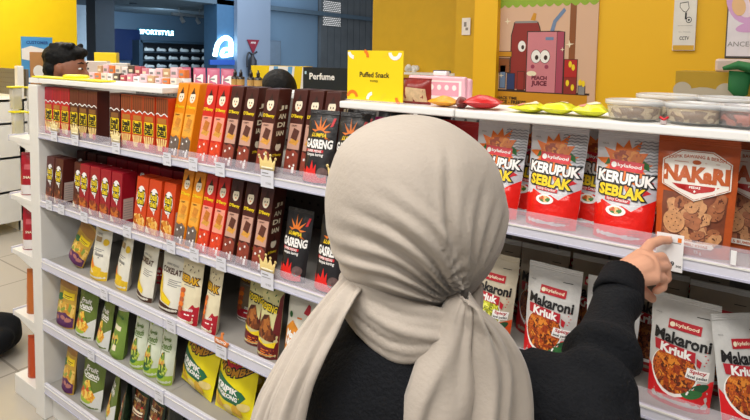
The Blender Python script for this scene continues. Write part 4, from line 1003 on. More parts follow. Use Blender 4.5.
# left hand, relaxed in front of the body (hidden from the photograph)
d1 = (LWR - LEL).normalized(); sd = d1.cross(Vector((0, 0, 1))).normalized(); dn = sd.cross(d1)
pal = [LWR + d1 * .085 + sd * s_ for s_ in (-.027, -.009, .009, .026)]
lf = [[p, p + d1 * L1 * .5 - dn * .004, p + d1 * L1 * .78 - dn * .022, p + d1 * L1 * .82 - dn * .045] for p, L1 in zip(pal, (.07, .078, .072, .058))]
lf.append([LWR + d1 * .02 + sd * .026, LWR + d1 * .05 + sd * .05 - dn * .01, LWR + d1 * .075 + sd * .054 - dn * .022])
hl = hand(pal, lf, [.0095, .0098, .0094, .0084, .0105], LWR)
body_o = mesh_obj('body', merge([body, hm, hl]), [SKIN], root)
face_parts(P, (0, .012, 1.405), 1, root)
# finger nails of the pointing hand
for k in ('index',):
    a, b = HAND[k][-2], HAND[k][-1]; t = (b - a).normalized(); up = Vector((-.3, -.3, 1)); up = (up - t * up.dot(t)).normalized()
    m = MB(); ellipsoid(m, b + up * .0062 + t * .001, (.0042, .0052, .0014), NAIL, Matrix((up.cross(t), t, up)).transposed(), 12); m.obj('fingernail', root)

# sweater: torso and sleeves as one knitted piece
sm = MB()
def ringloft(mb, rings, mt, n=40):
    vs = []; fs = []
    for (z, rc, fc, a, b) in rings:
        for k in range(n): q = 2 * math.pi * k / n; vs.append(P(rc + a * math.cos(q), fc + b * math.sin(q), z))
    for i in range(len(rings) - 1):
        for k in range(n): l = (k + 1) % n; fs.append((i * n + k, i * n + l, (i + 1) * n + l, (i + 1) * n + k))
    fs.append(tuple(range(n - 1, -1, -1))); fs.append(tuple((len(rings) - 1) * n + k for k in range(n)))
    mb.add(vs, fs, mt, True)
ringloft(sm, [(.80, 0, -.01, .165, .125), (.90, 0, -.015, .16, .118), (1.0, 0, -.02, .166, .115), (1.1, 0, -.03, .166, .112), (1.145, 0, -.033, .158, .106), (1.18, 0, -.035, .142, .097), (1.207, 0, -.034, .118, .086), (1.232, 0, -.032, .092, .075), (1.252, 0, -.03, .076, .068), (1.272, 0, -.028, .066, .062)], KNIT)
chain(sm, [SHO, SHO.lerp(ELB, .5), ELB, ELB.lerp(WRI, .45), ELB.lerp(WRI, .86)], [.056, .056, .056, .047, .032], KNIT)
chain(sm, [LSH, LSH.lerp(LEL, .5), LEL, LEL.lerp(LWR, .5), LEL.lerp(LWR, .86)], [.054, .056, .054, .046, .034], KNIT)
swm = remesh(sm, .008, 4)
ax = (WRI - ELB).normalized()
for v in swm.vertices:
    p = v.co; n = v.normal
    t = (p - ELB).dot(ax) / (WRI - ELB).length
    near = (p - (ELB + ax * max(0, min(1, t)) * (WRI - ELB).length)).length < .09
    e = .004 * noise.noise(p * 16)
    if near: e += (.0075 * math.sin(t * 17 + 5 * noise.noise(p * 9)) * max(0, 1 - abs(t - .35) * 1.25) + .006 * noise.noise(Vector((p.x * 18, p.y * 18, p.z * 42))))
    v.co = p + n * e
sw = mesh_obj('sweater', swm, [KNIT], root)
# ribbed cuff and collar
def ribring(name, c, ax_, r0, r1, L, n=44, parent=None, sq=1):
    ax_ = ax_.normalized(); a = ax_.cross(Vector((0, 0, 1)) if abs(ax_.z) < .9 else Vector((1, 0, 0))).normalized(); b = ax_.cross(a)
    m = MB(); vs = []; fs = []; prof = [(0, r0 - .004), (.0, r0), (.15, r0 + .0012), (.5, (r0 + r1) / 2 + .001), (.9, r1 + .001), (1, r1 - .001), (1, r1 - .005)]
    N = n * 2
    for s_, r in prof:
        for k in range(N): q = 2 * math.pi * k / N; rr = r + (.0005 if k % 2 else -.0004); vs.append(c + ax_ * L * s_ + a * rr * math.cos(q) + b * rr * sq * math.sin(q))
    for i in range(len(prof) - 1):
        for k in range(N): l = (k + 1) % N; fs.append((i * N + k, i * N + l, (i + 1) * N + l, (i + 1) * N + k))
    m.add(vs, fs, RIB, True); return m.obj(name, parent)
L_ = (WRI - ELB).length
ribring('cuff', ELB + ax * L_ * .80, ax, .0365, .0315, L_ * .21, 30, sw)
d1 = (LWR - LEL); ribring('cuff', LEL + d1 * .80, d1, .039, .035, d1.length * .2, 30, sw)
cm = MB(); cv = []; cf = []; NC = 180
for j, (z, a, b) in enumerate(((1.204, .1215, .0885), (1.206, .1245, .0915), (1.222, .108, .084), (1.238, .094, .078), (1.252, .084, .074), (1.266, .076, .070), (1.268, .070, .064))):
    for k in range(NC): q = 2 * math.pi * k / NC; e = .0008 if k % 2 else 0; cv.append(P((a + e) * math.cos(q), -.033 + (b + e) * math.sin(q), z + .018 * math.sin(q)))
for j in range(6):
    for k in range(NC): l = (k + 1) % NC; cf.append((j * NC + k, j * NC + l, (j + 1) * NC + l, (j + 1) * NC + k))
cm.add(cv, cf, RIB, True); cm.obj('collar', sw)
# trousers and shoes
tm = MB(); chain(tm, [P(0, -.005, .92), P(0, 0, .80)], [.125, .14], TROU)
for sg in (-1, 1): chain(tm, [P(sg * .07, 0, .80), P(sg * .088, .01, .45), P(sg * .088, -.01, .10)], [.105, .085, .075], TROU)
mesh_obj('trousers', remesh(tm, .012, 3), [TROU], root)
for sg in (-1, 1):
    m = MB(); chain(m, [P(sg * .088, -.03, .05), P(sg * .09, .05, .045), P(sg * .095, .14, .036)], [.05, .046, .036], SHOE)
    me = remesh(m, .008, 2)
    for v in me.vertices: v.co.z = max(v.co.z, .001)
    mesh_obj('shoe', me, [SHOE], root)

# headscarf: the cloth over the head, drawn in to a knot at the nape on the right
PR = [(114.5, 404, 412), (116, 392, 428), (120, 376, 443), (127, 361, 457), (137, 347.5, 472), (150, 337, 486), (165, 331, 495), (180, 327, 500.5), (195, 325, 504), (210, 325, 505), (225, 326.5, 503.5), (240, 330, 500), (254, 335, 494), (266, 341, 488), (277, 347, 482), (287, 352, 477), (296, 356, 474), (306, 360, 470)]
K = (0.0543, -0.0983, 1.293)
rows = []
for (y, xl, xr) in PR:
    z = 1.403 + (200 - y) * .78 / 560; a = (xr - xl) / 2 * .78 / 560; rc = ((xl + xr) / 2 - 415) * .78 / 560
    rows.append((z, rc, a))
def interp(t):
    x = t * (len(rows) - 1); i = min(int(x), len(rows) - 2); u = x - i
    g = lambda k: rows[max(0, min(len(rows) - 1, k))]
    p0, p1, p2, p3 = g(i - 1), g(i), g(i + 1), g(i + 2)
    return tuple(.5 * (2 * b + (c - a) * u + (2 * a - 5 * b + 4 * c - d) * u * u + (3 * b - a - 3 * c + d) * u ** 3) for a, b, c, d in zip(p0, p1, p2, p3))
CRE = [(-1.42, .22, .007, .055), (-1.22, .21, .008, .05), (-1.02, .2, .007, .045), (-.80, .20, .0075, .04), (-.58, .19, .006, .035), (-.40, .19, .007, .03), (-.24, .21, .009, .028), (-.08, .16, .006, .03), (.08, .17, .007, .035), (.26, .15, .006, .035), (.46, .14, .006, .04)]
def foldamp(r, z, side):
    dr, dz = r - K[0], z - K[2]; rho = math.hypot(dr, dz); phi = math.atan2(dr, dz)
    e = 0
    for (p, L1, A, w) in CRE:
        dphi = phi - p - .18 * math.sin(rho * 22) * (1 if p < -.3 else -.4)
        e += A * math.exp(-(dphi / w / 1.3) ** 2) * max(0, 1 - rho / L1) ** .8 * min(1, rho / .035)
        e -= A * .9 * math.exp(-((dphi - w * 2.1) / w / 1.1) ** 2) * max(0, 1 - rho / L1) ** .8 * min(1, rho / .035)
    e += .006 * noise.noise(Vector((phi * 5.5, rho * 3, 1))) * math.exp(-((rho - .10) / .08) ** 2)
    e += .0035 * noise.noise(Vector((r * 9, z * 9, 4)))
    return e * side * 1.35
NT_, NA = 110, 150
vs = []; fs = []
for j in range(NT_ + 1):
    z, rc, a = interp(j / NT_); a = max(a, .002)
    b = a * 1.03; fc = -.004 + .01 * min(1, max(0, (1.40 - z) / .15))
    for k in range(NA):
        q = 2 * math.pi * k / NA; cr, sf = math.cos(q), math.sin(q)
        side = max(0, min(1, .35 - sf)) if sf > -.2 else min(1, .55 + .45 * (-sf - .2) / .3)
        e = foldamp(rc + a * cr, z, side) * min(1, j / 14)
        vs.append(P(rc + (a + e) * cr, fc + (b + e) * sf, z + .0))
for j in range(NT_):
    for k in range(NA):
        l = (k + 1) % NA; q = 2 * math.pi * (k + .5) / NA; zz = interp((j + .5) / NT_)[0]
        # opening for the face
        if math.sin(q) > 0 and (math.cos(q) / .58) ** 2 + ((zz - 1.405) / .082) ** 2 < 1: continue
        fs.append((j * NA + k, (j + 1) * NA + k, (j + 1) * NA + l, j * NA + l))
fs.append(tuple(range(NA)))
hs = MB(); hs.add(vs, fs, SCARF, True)
scarf = hs.obj('headscarf', root)
so = scarf.modifiers.new('thick', 'SOLIDIFY'); so.thickness = .002; so.offset = -1
m = MB(); cap(m, P(.004, -.118, 1.463), .0012, P(.006, -.119, 1.466), .0012, mat('pin_silver', 'a8a8a8', .3, .9)); 
# wraps around the neck, running into the knot
def curve(pts, n):
    out = []; q = [Vector(p) for p in pts]
    for i in range(len(q) - 1):
        p0, p1, p2, p3 = q[max(0, i - 1)], q[i], q[i + 1], q[min(len(q) - 1, i + 2)]
        for j in range(n):
            u = j / n; out.append(.5 * (2 * p1 + (p2 - p0) * u + (2 * p0 - 5 * p1 + 4 * p2 - p3) * u * u + (3 * p1 - p0 - 3 * p2 + p3) * u ** 3))
    out.append(q[-1]); return out
WR = []
for i, (zl, zs, zk, rad, df) in enumerate(((1.312, 1.297, 1.283, .0095, -.010), (1.300, 1.279, 1.275, .0105, -.014), (1.287, 1.262, 1.268, .0105, -.017), (1.274, 1.246, 1.260, .010, -.018), (1.262, 1.234, 1.252, .009, -.017), (1.292, 1.272, 1.262, .007, -.024))):
    pts = [P(.02, .085, zl - .03), P(-.06, .065, zl - .01), P(-.088 - .002 * i, 0, zl), P(-.075, -.052 + df * .6, (zl + zs) / 2 + .004), P(-.03, -.082 + df, zs), P(.02, -.090 + df, (zs + zk) / 2 - .002), P(.060, -.086 + df, zk), P(.078, -.055, zk + .002), P(.085, 0, zk + .005), P(.05, .07, zk)]
    m = MB(); c = curve(pts, 8); m.tube(c, [rad * (1.0 if j < 40 else .85) * (1 + .12 * noise.noise(Vector((j * .35, i, 0)))) for j in range(len(c))], SCARF, 14, True, 1.0); WR.append(m)
wm = MB()
for m in WR: wm.add(m.v, m.f, SCARF, True)
km = wm
ellipsoid(km, P(.064, -.100, 1.268), (.024, .020, .017), SCARF, P.M)
neck_me = remesh(km, .003, 1)
mesh_obj('neck_wrap', neck_me, [SCARF], scarf)

def drape(name, left, right, fold, bulge, seed, nfold, parent, n=70, m_=90):
    """hanging cloth between two edge curves with pleats running down it"""
    L1 = curve(left, 12); R1 = curve(right, 12); vs = []; fs = []
    k = len(L1) - 1
    for j in range(m_ + 1):
        x = j / m_ * k; i = min(int(x), k - 1); u = x - i; a = L1[i].lerp(L1[i + 1], u); b = R1[i].lerp(R1[i + 1], u); t = j / m_
        w = (b - a).length; nrm = (b - a).cross(Vector((0, 0, -1))); nrm = -nrm.normalized() if nrm.dot(P.f) > 0 else nrm.normalized()
        for s_ in range(n + 1):
            q = s_ / n; ph = q * nfold * 6.283 + 2.2 * noise.noise(Vector((q * 3, t * 2.2, seed)))
            ridge = (abs(math.sin(ph / 2)) ** .7 - .6) + .5 * math.sin(ph * .37 + 1.3 * seed)
            e = fold * ridge * min(1, .5 + t * 2.0) * (.55 + .45 * noise.noise(Vector((q * 4, t * 1.5, seed + 9))) + .3) + bulge * math.sin(math.pi * q) ** .7
            e += fold * .3 * math.sin(ph * 1.9 + 2 * t + seed) + fold * .5 * noise.noise(Vector((q * 7, t * 1.2, seed + 30)))
            vs.append(a.lerp(b, q) + nrm * e)
    for j in range(m_):
        for s_ in range(n): a = j * (n + 1) + s_; fs.append((a, a + 1, a + n + 2, a + n + 1))
    d = MB(); d.add(vs, fs, SCARF, True); o = d.obj(name, parent)
    so = o.modifiers.new('thick', 'SOLIDIFY'); so.thickness = .003; so.offset = 0
    return o
Q = lambda *a: P(*a)
drape('scarf_tail', [Q(*(0.048, -0.0869, 1.312)), Q(*(0.0362, -0.1027, 1.301)), Q(*(0.025, -0.1091, 1.281)), Q(*(0.0125, -0.1188, 1.256)), Q(*(-0.0019, -0.128, 1.225)), Q(*(-0.0168, -0.1358, 1.184)), Q(*(-0.0309, -0.1406, 1.115))],
      [Q(*(0.0618, -0.087, 1.311)), Q(*(0.0734, -0.0883, 1.292)), Q(*(0.101, -0.08, 1.268)), Q(*(0.123, -0.0767, 1.243)), Q(*(0.1389, -0.079, 1.211)), Q(*(0.146, -0.0873, 1.164)), Q(*(0.1483, -0.1025, 1.089))], .0125, .030, 3, 2.6, scarf)
drape('scarf_drape', [Q(*(-0.073, 0.0041, 1.32)), Q(*(-0.0953, -0.0224, 1.3)), Q(*(-0.1252, -0.0346, 1.269)), Q(*(-0.1529, -0.0468, 1.237)), Q(*(-0.1806, -0.0696, 1.197)), Q(*(-0.2025, -0.0875, 1.154)), Q(*(-0.2216, -0.1025, 1.083))],
      [Q(*(-0.0368, -0.0268, 1.31)), Q(*(-0.0659, -0.0721, 1.306)), Q(*(-0.0812, -0.0982, 1.292)), Q(*(-0.095, -0.1098, 1.268)), Q(*(-0.1126, -0.1269, 1.238)), Q(*(-0.1278, -0.1348, 1.196)), Q(*(-0.1417, -0.1406, 1.113))], .010, .018, 7, 2.2, scarf)

anchor(root, (-.393, .663, 0))
# ---------------------------------------------------------------- people behind the shelves
def bystander(name, base, yaw, h, label, top_mat, skin, hairkind):
    global P
    P = Frame(base, yaw); k = h / 1.65
    rt = empty(name); tag(rt, label, 'person')
    hz = h - .115 * k; b = MB()
    ellipsoid(b, P(0, .01, hz), (.075 * k, .095 * k, .112 * k), skin, P.M); face(P, (0, .01, hz), k, rt, None, b, skin)
    for sg in (-1, 1): ellipsoid(b, P(sg * .084 * k, .004, hz + .0), (.010 * k, .02 * k, .032 * k), skin, P.M, 12)
    chain(b, [P(0, 0, hz - .06 * k), P(0, -.02, hz - .20 * k)], [.052 * k, .058 * k], skin)
    chain(b, [P(0, -.01, h * .76), P(0, 0, h * .52)], [.11 * k, .11 * k], skin)
    for sg in (-1, 1):
        chain(b, [P(sg * .17 * k, -.01, h * .80), P(sg * .21 * k, 0, h * .62), P(sg * .19 * k, .08, h * .48)], [.048 * k, .04 * k, .028 * k], skin)
        hp = P(sg * .19 * k, .08, h * .48)
        for i in range(4): q = hp + P.f * .02 * k - Vector((0, 0, .07 * k)) + P.f * (.018 * (i - 1.5)) * k; cap(b, hp, .02 * k, q, .011 * k, skin); cap(b, q, .0105 * k, q - Vector((0, 0, (.07 - .006 * abs(i - 1)) * k)), .008 * k, skin)
        cap(b, hp, .014 * k, hp + P.f * .05 * k - Vector((0, 0, .05 * k)), .010 * k, skin)
        chain(b, [P(sg * .085 * k, 0, h * .5), P(sg * .09 * k, .01, h * .27), P(sg * .09 * k, 0, h * .055)], [.085 * k, .058 * k, .04 * k], skin)
        cap(b, P(sg * .09 * k, -.02, .045), .035, P(sg * .1 * k, .12, .035), .03, skin)
    mesh_obj('body', remesh(b, .008, 2), [skin], rt); face_parts(P, (0, .01, hz), k, rt)
    s = MB(); chain(s, [P(0, -.01, h * .79), P(0, -.005, h * .62), P(0, 0, h * .5)], [.12 * k, .135 * k, .14 * k], top_mat)
    chain(s, [P(-.16 * k, -.01, h * .805), P(0, -.015, h * .83), P(.16 * k, -.01, h * .805)], [.06 * k, .065 * k, .06 * k], top_mat)
    for sg in (-1, 1): chain(s, [P(sg * .17 * k, -.01, h * .80), P(sg * .213 * k, 0, h * .62), P(sg * .2 * k, .05, h * .53)], [.062 * k, .055 * k, .046 * k], top_mat)
    mesh_obj('shirt', remesh(s, .012, 3), [top_mat], rt)
    s = MB(); 
    for sg in (-1, 1): chain(s, [P(sg * .07 * k, 0, h * .52), P(sg * .09 * k, .01, h * .28), P(sg * .09 * k, 0, h * .06)], [.12 * k, .085 * k, .07 * k], TROU)
    mesh_obj('trousers', remesh(s, .014, 3), [TROU], rt)
    for sg in (-1, 1):
        s = MB(); chain(s, [P(sg * .09 * k, -.03, .052), P(sg * .1 * k, .13, .04)], [.05, .038], SHOE); me = remesh(s, .01, 2)
        for v in me.vertices: v.co.z = max(v.co.z, .001)
        mesh_obj('shoe', me, [SHOE], rt)
    s = MB()
    if hairkind == 'short':
        ellipsoid(s, P(0, -.014, hz + .066 * k), (.083 * k, .108 * k, .080 * k), HAIR, P.M)
        ellipsoid(s, P(0, -.056, hz + .0 * k), (.078 * k, .056 * k, .075 * k), HAIR, P.M)
        ellipsoid(s, P(0, .070 * k, hz + .088 * k), (.06 * k, .045 * k, .030 * k), HAIR, P.M)
        rnd = random.Random(4)
        for i in range(22): q = rnd.uniform(-1.2, 1.2); ellipsoid(s, P(.06 * k * math.sin(q), rnd.uniform(-.06, .07) * k, hz + (.115 + .015 * math.cos(q)) * k), (.016 * k,) * 3, HAIR, None, 10)
        me = remesh(s, .005, 2)
        for v in me.vertices: v.co += v.normal * .003 * noise.noise(v.co * 60)
        mesh_obj('hair', me, [HAIR], rt)
    else:
        ellipsoid(s, P(0, -.01, hz + .02 * k), (.10 * k, .115 * k, .115 * k), HAIR, P.M); cap(s, P(0, -.03, hz - .06 * k), .09 * k, P(0, -.03, hz - .19 * k), .10 * k, HAIR)
        mesh_obj('headscarf', remesh(s, .008, 3), [HAIR], rt)
    anchor(rt, base)
mp = (-3.083, 1.508, 1.557)
bystander('person', (mp[0], mp[1], 0), math.radians(36), 1.622, 'man with short black hair looking down behind the left end of the shelf', mat('shirt_grey', '3a3d42', .8), SKIND, 'short')
hp_ = (-1.965, 1.979, 1.481)
bystander('person', (hp_[0], hp_[1], 0), math.radians(125), (-1.967, 1.981, 1.52)[2], 'person whose black covered head top shows behind the brown cracker boxes', mat('shirt_black', '18191c', .8), SKIN, 'scarf')

# ================================================================ THINGS ON THE TOP BOARD
TB = 1.4898
# yellow sign
x0 = (-0.8828, 1.135, 1.546); x1 = (-0.7148, 1.135, 1.552); zt = (-0.7981, 1.135, 1.617)[2]
SIGN = mat('sign_yellow', 'f7d40c', .45, var=.01)
sw_ = x1[0] - x0[0]; sh_ = zt - TB
root = empty('shelf_sign', ((x0[0] + x1[0]) / 2, 1.135, TB)); tag(root, 'square yellow shelf sign standing on the white top board behind the headscarf', 'sign')
m = MB(); m.box((-sw_ / 2, 0, .002), (sw_ / 2, .003, sh_), SIGN)
S = lambda x, z, off: (x, -off, z)
text(m, S, 'Puffed Snack', 0, sh_ * .53, sw_ * .53, INKK, .0008, .02, sh_ * .10); text(m, S, 'PUFFED', 0, sh_ * .405, sw_ * .14, INKK, .0008, .01)
def arcband(cx, cz, r, w, t0, t1, mt):
    o = [(cx + r * math.cos(t0 + (t1 - t0) * i / 12), cz + r * math.sin(t0 + (t1 - t0) * i / 12)) for i in range(13)]
    n_ = [(cx + (r - w) * math.cos(t0 + (t1 - t0) * i / 12), cz + (r - w) * math.sin(t0 + (t1 - t0) * i / 12)) for i in range(13)]
    poly(m, S, o + n_[::-1], mt, .0007)
u = sw_
arcband(-u * .38, sh_ * .99, u * .12, u * .055, 3.3, 4.7, INKW); arcband(-u * .22, sh_ * .88, u * .12, u * .05, -.1, 1.2, INKO); arcband(u * .14, sh_ * 1.0, u * .11, u * .045, 4.8, 6.1, INKY)
arcband(u * .36, sh_ * .97, u * .115, u * .055, 3.2, 6.2, INKW); arcband(-u * .40, sh_ * .07, u * .11, u * .05, .1, 3.0, INKO); arcband(-u * .02, sh_ * .04, u * .12, u * .05, 1.7, 3.1, INKW); arcband(u * .22, sh_ * .04, u * .11, u * .045, 1.6, 3.0, INKY); arcband(u * .5, sh_ * .12, u * .13, u * .05, 3.2, 4.3, INKO)
m.obj('sign_panel', root)
m = MB(); m.box((-sw_ / 2 - .002, -.004, 0), (sw_ / 2 + .002, .007, .004), CLEAR); m.obj('sign_base', root)

def pillow(name, w, h, t, mt, x, y, label, cat, grp, rz=0, decor=None, flat=False, seed=0, sc=1):
    o = pouch(name, w, h, t, mt, 'pillow', .97, .0, seed, mt, .006, decor=decor)
    if flat: o.rotation_euler = (-math.pi / 2, 0, rz); o.location = (x, y, TB + t * .52)
    else: o.rotation_euler = (0, 0, rz); o.location = (x, y, TB + .0005)
    return tag(o, label, cat, grp)
a = (-0.6924, 1.16, 1.509); pk = mat('pack_maroon', '8a1f1a', .35)
def nuts(mb, S, w, h): poly(mb, S, [(-w * .42, h * .1), (w * .42, h * .1), (w * .38, h * .6), (-w * .2, h * .66), (-w * .42, h * .5)], mat('nuts_print', 'd2b38a', .5, var=.2, vscale=80), .0008)
pillow('snack_bag', .085, .062, .04, pk, a[0], 1.16, 'small maroon snack bag with tan picture beside the yellow sign', 'snack bag', 'bags lying on the top board', 0, nuts, seed=3)
a = (-0.6082, 1.16, 1.495)
pillow('snack_bag', .075, .06, .022, mat('pack_amber', 'e8a01c', .35), a[0], 1.125, 'amber snack bag lying flat in front of the pink case', 'snack bag', 'bags lying on the top board', 0, None, True, 4)
a = (-0.5059, 1.16, 1.495)
pillow('snack_bag', .085, .07, .030, film('film_red_bag', 'c4161c'), a[0], 1.125, 'crumpled red snack bag lying on the top board right of the pink case', 'snack bag', 'bags lying on the top board', .35, None, True, 5)
a = (-0.5495, 1.16, 1.49)
pillow('snack_bag', .03, .05, .022, film('film_dark_red_bag', '6a1612'), a[0], 1.125, 'dark red snack bag partly under the crumpled red bag', 'snack bag', 'bags lying on the top board', .6, None, True, 6)
yb_ = film('film_yellow_bag', 'dfe02a')
def ybd(mb, S, w, h): poly(mb, S, ell(w * .1, h * .5, w * .2, h * .2), INKC, .001); poly(mb, S, ell(-w * .2, h * .4, w * .1, h * .15), ink('ink_pink', 'd98a7a'), .001)
for i, px_ in enumerate(((-0.4198, 1.15, 1.495), (-0.3522, 1.15, 1.495), (-0.283, 1.15, 1.492))):
    pillow('snack_bag', .07, .07, .024 - .006 * (i == 0), yb_, px_[0], 1.125 + .004 * i, 'yellow snack bag lying flat on the top board, %s' % ('leftmost of three yellow ones', 'middle of three yellow ones', 'next to the clear tubs')[i], 'snack bag', 'bags lying on the top board', .2 * (i - 1), ybd, True, 7 + i)
# pink organiser case
a = (-0.7737, 1.26, 1.503); b = (-0.5979, 1.26, 1.512); zt = (-0.6827, 1.26, 1.556)[2]; w = b[0] - a[0]; h = zt - TB
root = empty('organizer_case', ((a[0] + b[0]) / 2, 1.26, TB)); tag(root, 'pink plastic organizer case with white clips standing on the top board', 'case')
PINK = mat('case_pink', 'eab6c4', .35, var=.02); PALE = mat('case_white', 'f3ecec', .3)
m = MB(); m.box((-w / 2, 0, 0), (w / 2, .018, h - .004), PINK, .006); m.obj('case_back', root)
m = MB(); m.box((-w / 2 + .004, -.012, .004), (w / 2 - .008, 0.002, h), PINK, .004)
rect(m, lambda x, z, off: (x, -.012 - off, z), -w * .36, h * .14, w * .40, h * .84, PALE, .0006); rect(m, lambda x, z, off: (x, -.012 - off, z), -w * .16, h * .26, w * .36, h * .78, mat('case_pink_window', 'e7a4b8', .3), .0012)
for i in range(4): poly(m, lambda x, z, off: (x, -.012 - off, z), ell(-w * .07 + i * w * .12, h * .58, w * .035, w * .04, 12), PALE, .0016)
text(m, lambda x, z, off: (x, -.012 - off, z), 'MY SNACK', -w * .26, h * .74, w * .17, INKK, .0016, .02); text(m, lambda x, z, off: (x, -.012 - off, z), 'FLAVOR BOX', -w * .26, h * .66, w * .17, INKK, .0016, .02)
m.obj('case_lid', root)
for sx in (-.12, .2):
    m = MB(); m.box((w * sx - .009, -.018, h * .02), (w * sx + .009, -.01, h * .2), PALE, .002); m.obj('clip', root)
m = MB(); m.box((-w * .1, .0, h), (w * .12, .02, h + .012), PALE, .003); m.obj('handle', root)
# clear tubs
NUT = food('tub_nuts', ['c9b089', 'a88a60', 'e0cba4', '8a6a48'], 70); NUTD = food('tub_dark', ['6a3a2a', '8a4a34', '4a241a', 'b0604a'], 70); TUBC = acrylic('tub_clear', 'dfe3e6', .13); LID = acrylic('tub_lid', 'eceef0', .5)
tubs = [(-0.207, 1.163, .05, NUT, 'clear tub of pale nuts at the left end of the tub row'), (-0.163, 1.272, .058, NUT, 'clear tub set back behind the row with its lid highest'), (-0.106, 1.163, .048, NUT, 'clear tub of pale nuts in front, above the pointed-at orange pouch'),
        (-0.028, 1.166, .047, NUTD, 'clear tub with dark red filling at the right edge'), (-0.059, 1.27, .055, NUTD, 'clear tub with brown rim set back at the right'), (0.049, 1.19, .05, NUT, 'clear tub just beyond the right edge of the frame')]
for i, (tx, ty, r, fillm, lab) in enumerate(tubs):
    hh = .034 if i not in (1, 4) else .042
    root = empty('snack_tub', (tx, ty, TB)); tag(root, lab, 'tub', 'clear snack tubs')
    m = MB(); m.lathe([(r * .86, 0), (r * .92, .002), (r, hh), (r * .985, hh), (r * .9, .0035), (.001, .0035)], TUBC, n=36, cap=False); m.lathe([(.001, 0), (r * .86, 0)], TUBC, n=36, cap=False); m.obj('tub_body', root)
    m = MB(); m.lathe([(r * .87, .005), (r * .95, hh * .72), (r * .6, hh * .8), (.002, hh * .83)], fillm, n=30); m.obj('filling', root)
    m = MB(); m.lathe([(r * .99, hh - .004), (r * 1.05, hh - .004), (r * 1.05, hh + .004), (r * .98, hh + .005), (r * .94, hh + .0025), (.001, hh + .0025)], LID, n=40, cap=False); m.obj('tub_lid', root)
a = -0.149
m = MB(); m.box((-.005, -.005, 0), (.005, .005, .007), mat('bow_white', 'b8a8a6', .5), .001); o = m.obj('gift_clip'); o.location = (a, 1.118, TB); tag(o, 'tiny red and white clip between two clear tubs', 'clip')
m = MB(); m.tube([(-.007, 0, .013), (0, -.001, .008), (.007, 0, .014)], [.002, .003, .002], INKR); m.obj('bow', o)
# price card holders: yellow lids and clear packs at the left end
YLID = mat('lid_yellow', 'f0e312', .35, var=.02)
a = (-2.566, 1.12, 1.465); b = (-2.017, 1.13, 1.48)
root = empty('acrylic_tray', ((a[0] + b[0]) / 2, 1.16, TB)); tag(root, 'flat bright yellow tray lid lying on the left end of the top board', 'tray')
m = MB(); w = b[0] - a[0]; m.box((-w / 2, -.05, 0), (w / 2, .01, .006), YLID, .002); m.obj('tray_plate', root)
m = MB(); m.lathe([(.07, .006), (.07, .013), (.06, .018), (.001, .019)], YLID, (-.01, .005, 0), 32, 1, .6); m.obj('tray_dome', root)
# ---- packs on the end unit
CP = acrylic('clear_pack', 'd8d6d2', .55); YP = film('film_pale_yellow_pack', 'd9c93a')
for i, (px_, py_, w_, h_) in enumerate((((-2.841, 1.16, 1.346), 0, 0, 0), ((-2.76, 1.16, 1.347), 0, 0, 0), ((-2.828, 1.16, 1.226), 0, 0, 0), ((-2.757, 1.16, 1.223), 0, 0, 0))):
    zt = EZ[0] + (.115 if i < 2 else .001)
    root = empty('snack_pack', (px_[0], 1.16 + .04 * (i % 2), zt)); tag(root, 'clear snack pack with yellow lid on the end shelves, %s' % ('upper left', 'upper right beside the post', 'lower left', 'lower right beside the post')[i], 'pack', 'clear packs with yellow lids')
    m = MB(); m.box((-.02, -.02, 0), (.02, .02, .1), CP, .004); m.obj('pack_body', root)
    m = MB(); m.box((-.017, -.017, .004), (.017, .017, .06), (YP, NUT)[i % 2], .003); m.obj('filling', root)
    m = MB(); m.box((-.028, -.028, .1), (.028, .028, .107), YLID, .002); m.obj('lid', root)
ERED = film('film_wine_red', 'a51a26')
def edec(mb, S, w, h): rect(mb, S, -w * .3, h * .6, w * .3, h * .72, mat('print_faded_red', 'c4545a', .5), .0008); rect(mb, S, -w * .45, h * .02, w * .45, h * .24, mat('print_label_pale', 'd9d2cf', .5), .0008); text(mb, S, 'SNACK', 0, h * .42, w * .6, INKC, .0008, .02)
epx = [((-2.719, 1.14, 1.056), EZ[1], .19, ERED, 'wine red pouch on the second end shelf beside the post'), ((-2.715, 1.14, 0.7672), EZ[2], .19, ERED, 'wine red pouch on the third end shelf beside the post'), ((-2.692, 1.14, 0.4698), EZ[3], .2, film('film_rust', 'b8662a'), 'amber and green pouch on the fourth end shelf beside the post'), ((-2.697, 1.14, 0.1847), EZ[4], .19, film('film_rust_red', 'b8481c'), 'rusty orange pouch on the end shelf base beside the post')]
for i, (p, z, h, mt, lab) in enumerate(epx):
    o = pouch('snack_pouch', .085, h, .05, mt, 'stand', .95, .1, 70 + i, mt, decor=edec if i < 2 else None); o.location = (p[0] - .012, 1.165, z + .001); o.rotation_euler.z = .75; tag(o, lab, 'snack bag', 'pouches on the end shelves')
    o = pouch('snack_pouch', .075, h, .05, mt, 'stand', .95, .1, 80 + i, mt, decor=edec if i < 2 else None); o.location = (p[0] - .012, 1.27, z + .001); o.rotation_euler.z = .75; tag(o, lab.replace('beside the post', 'one place further back'), 'snack bag', 'pouches on the end shelves')

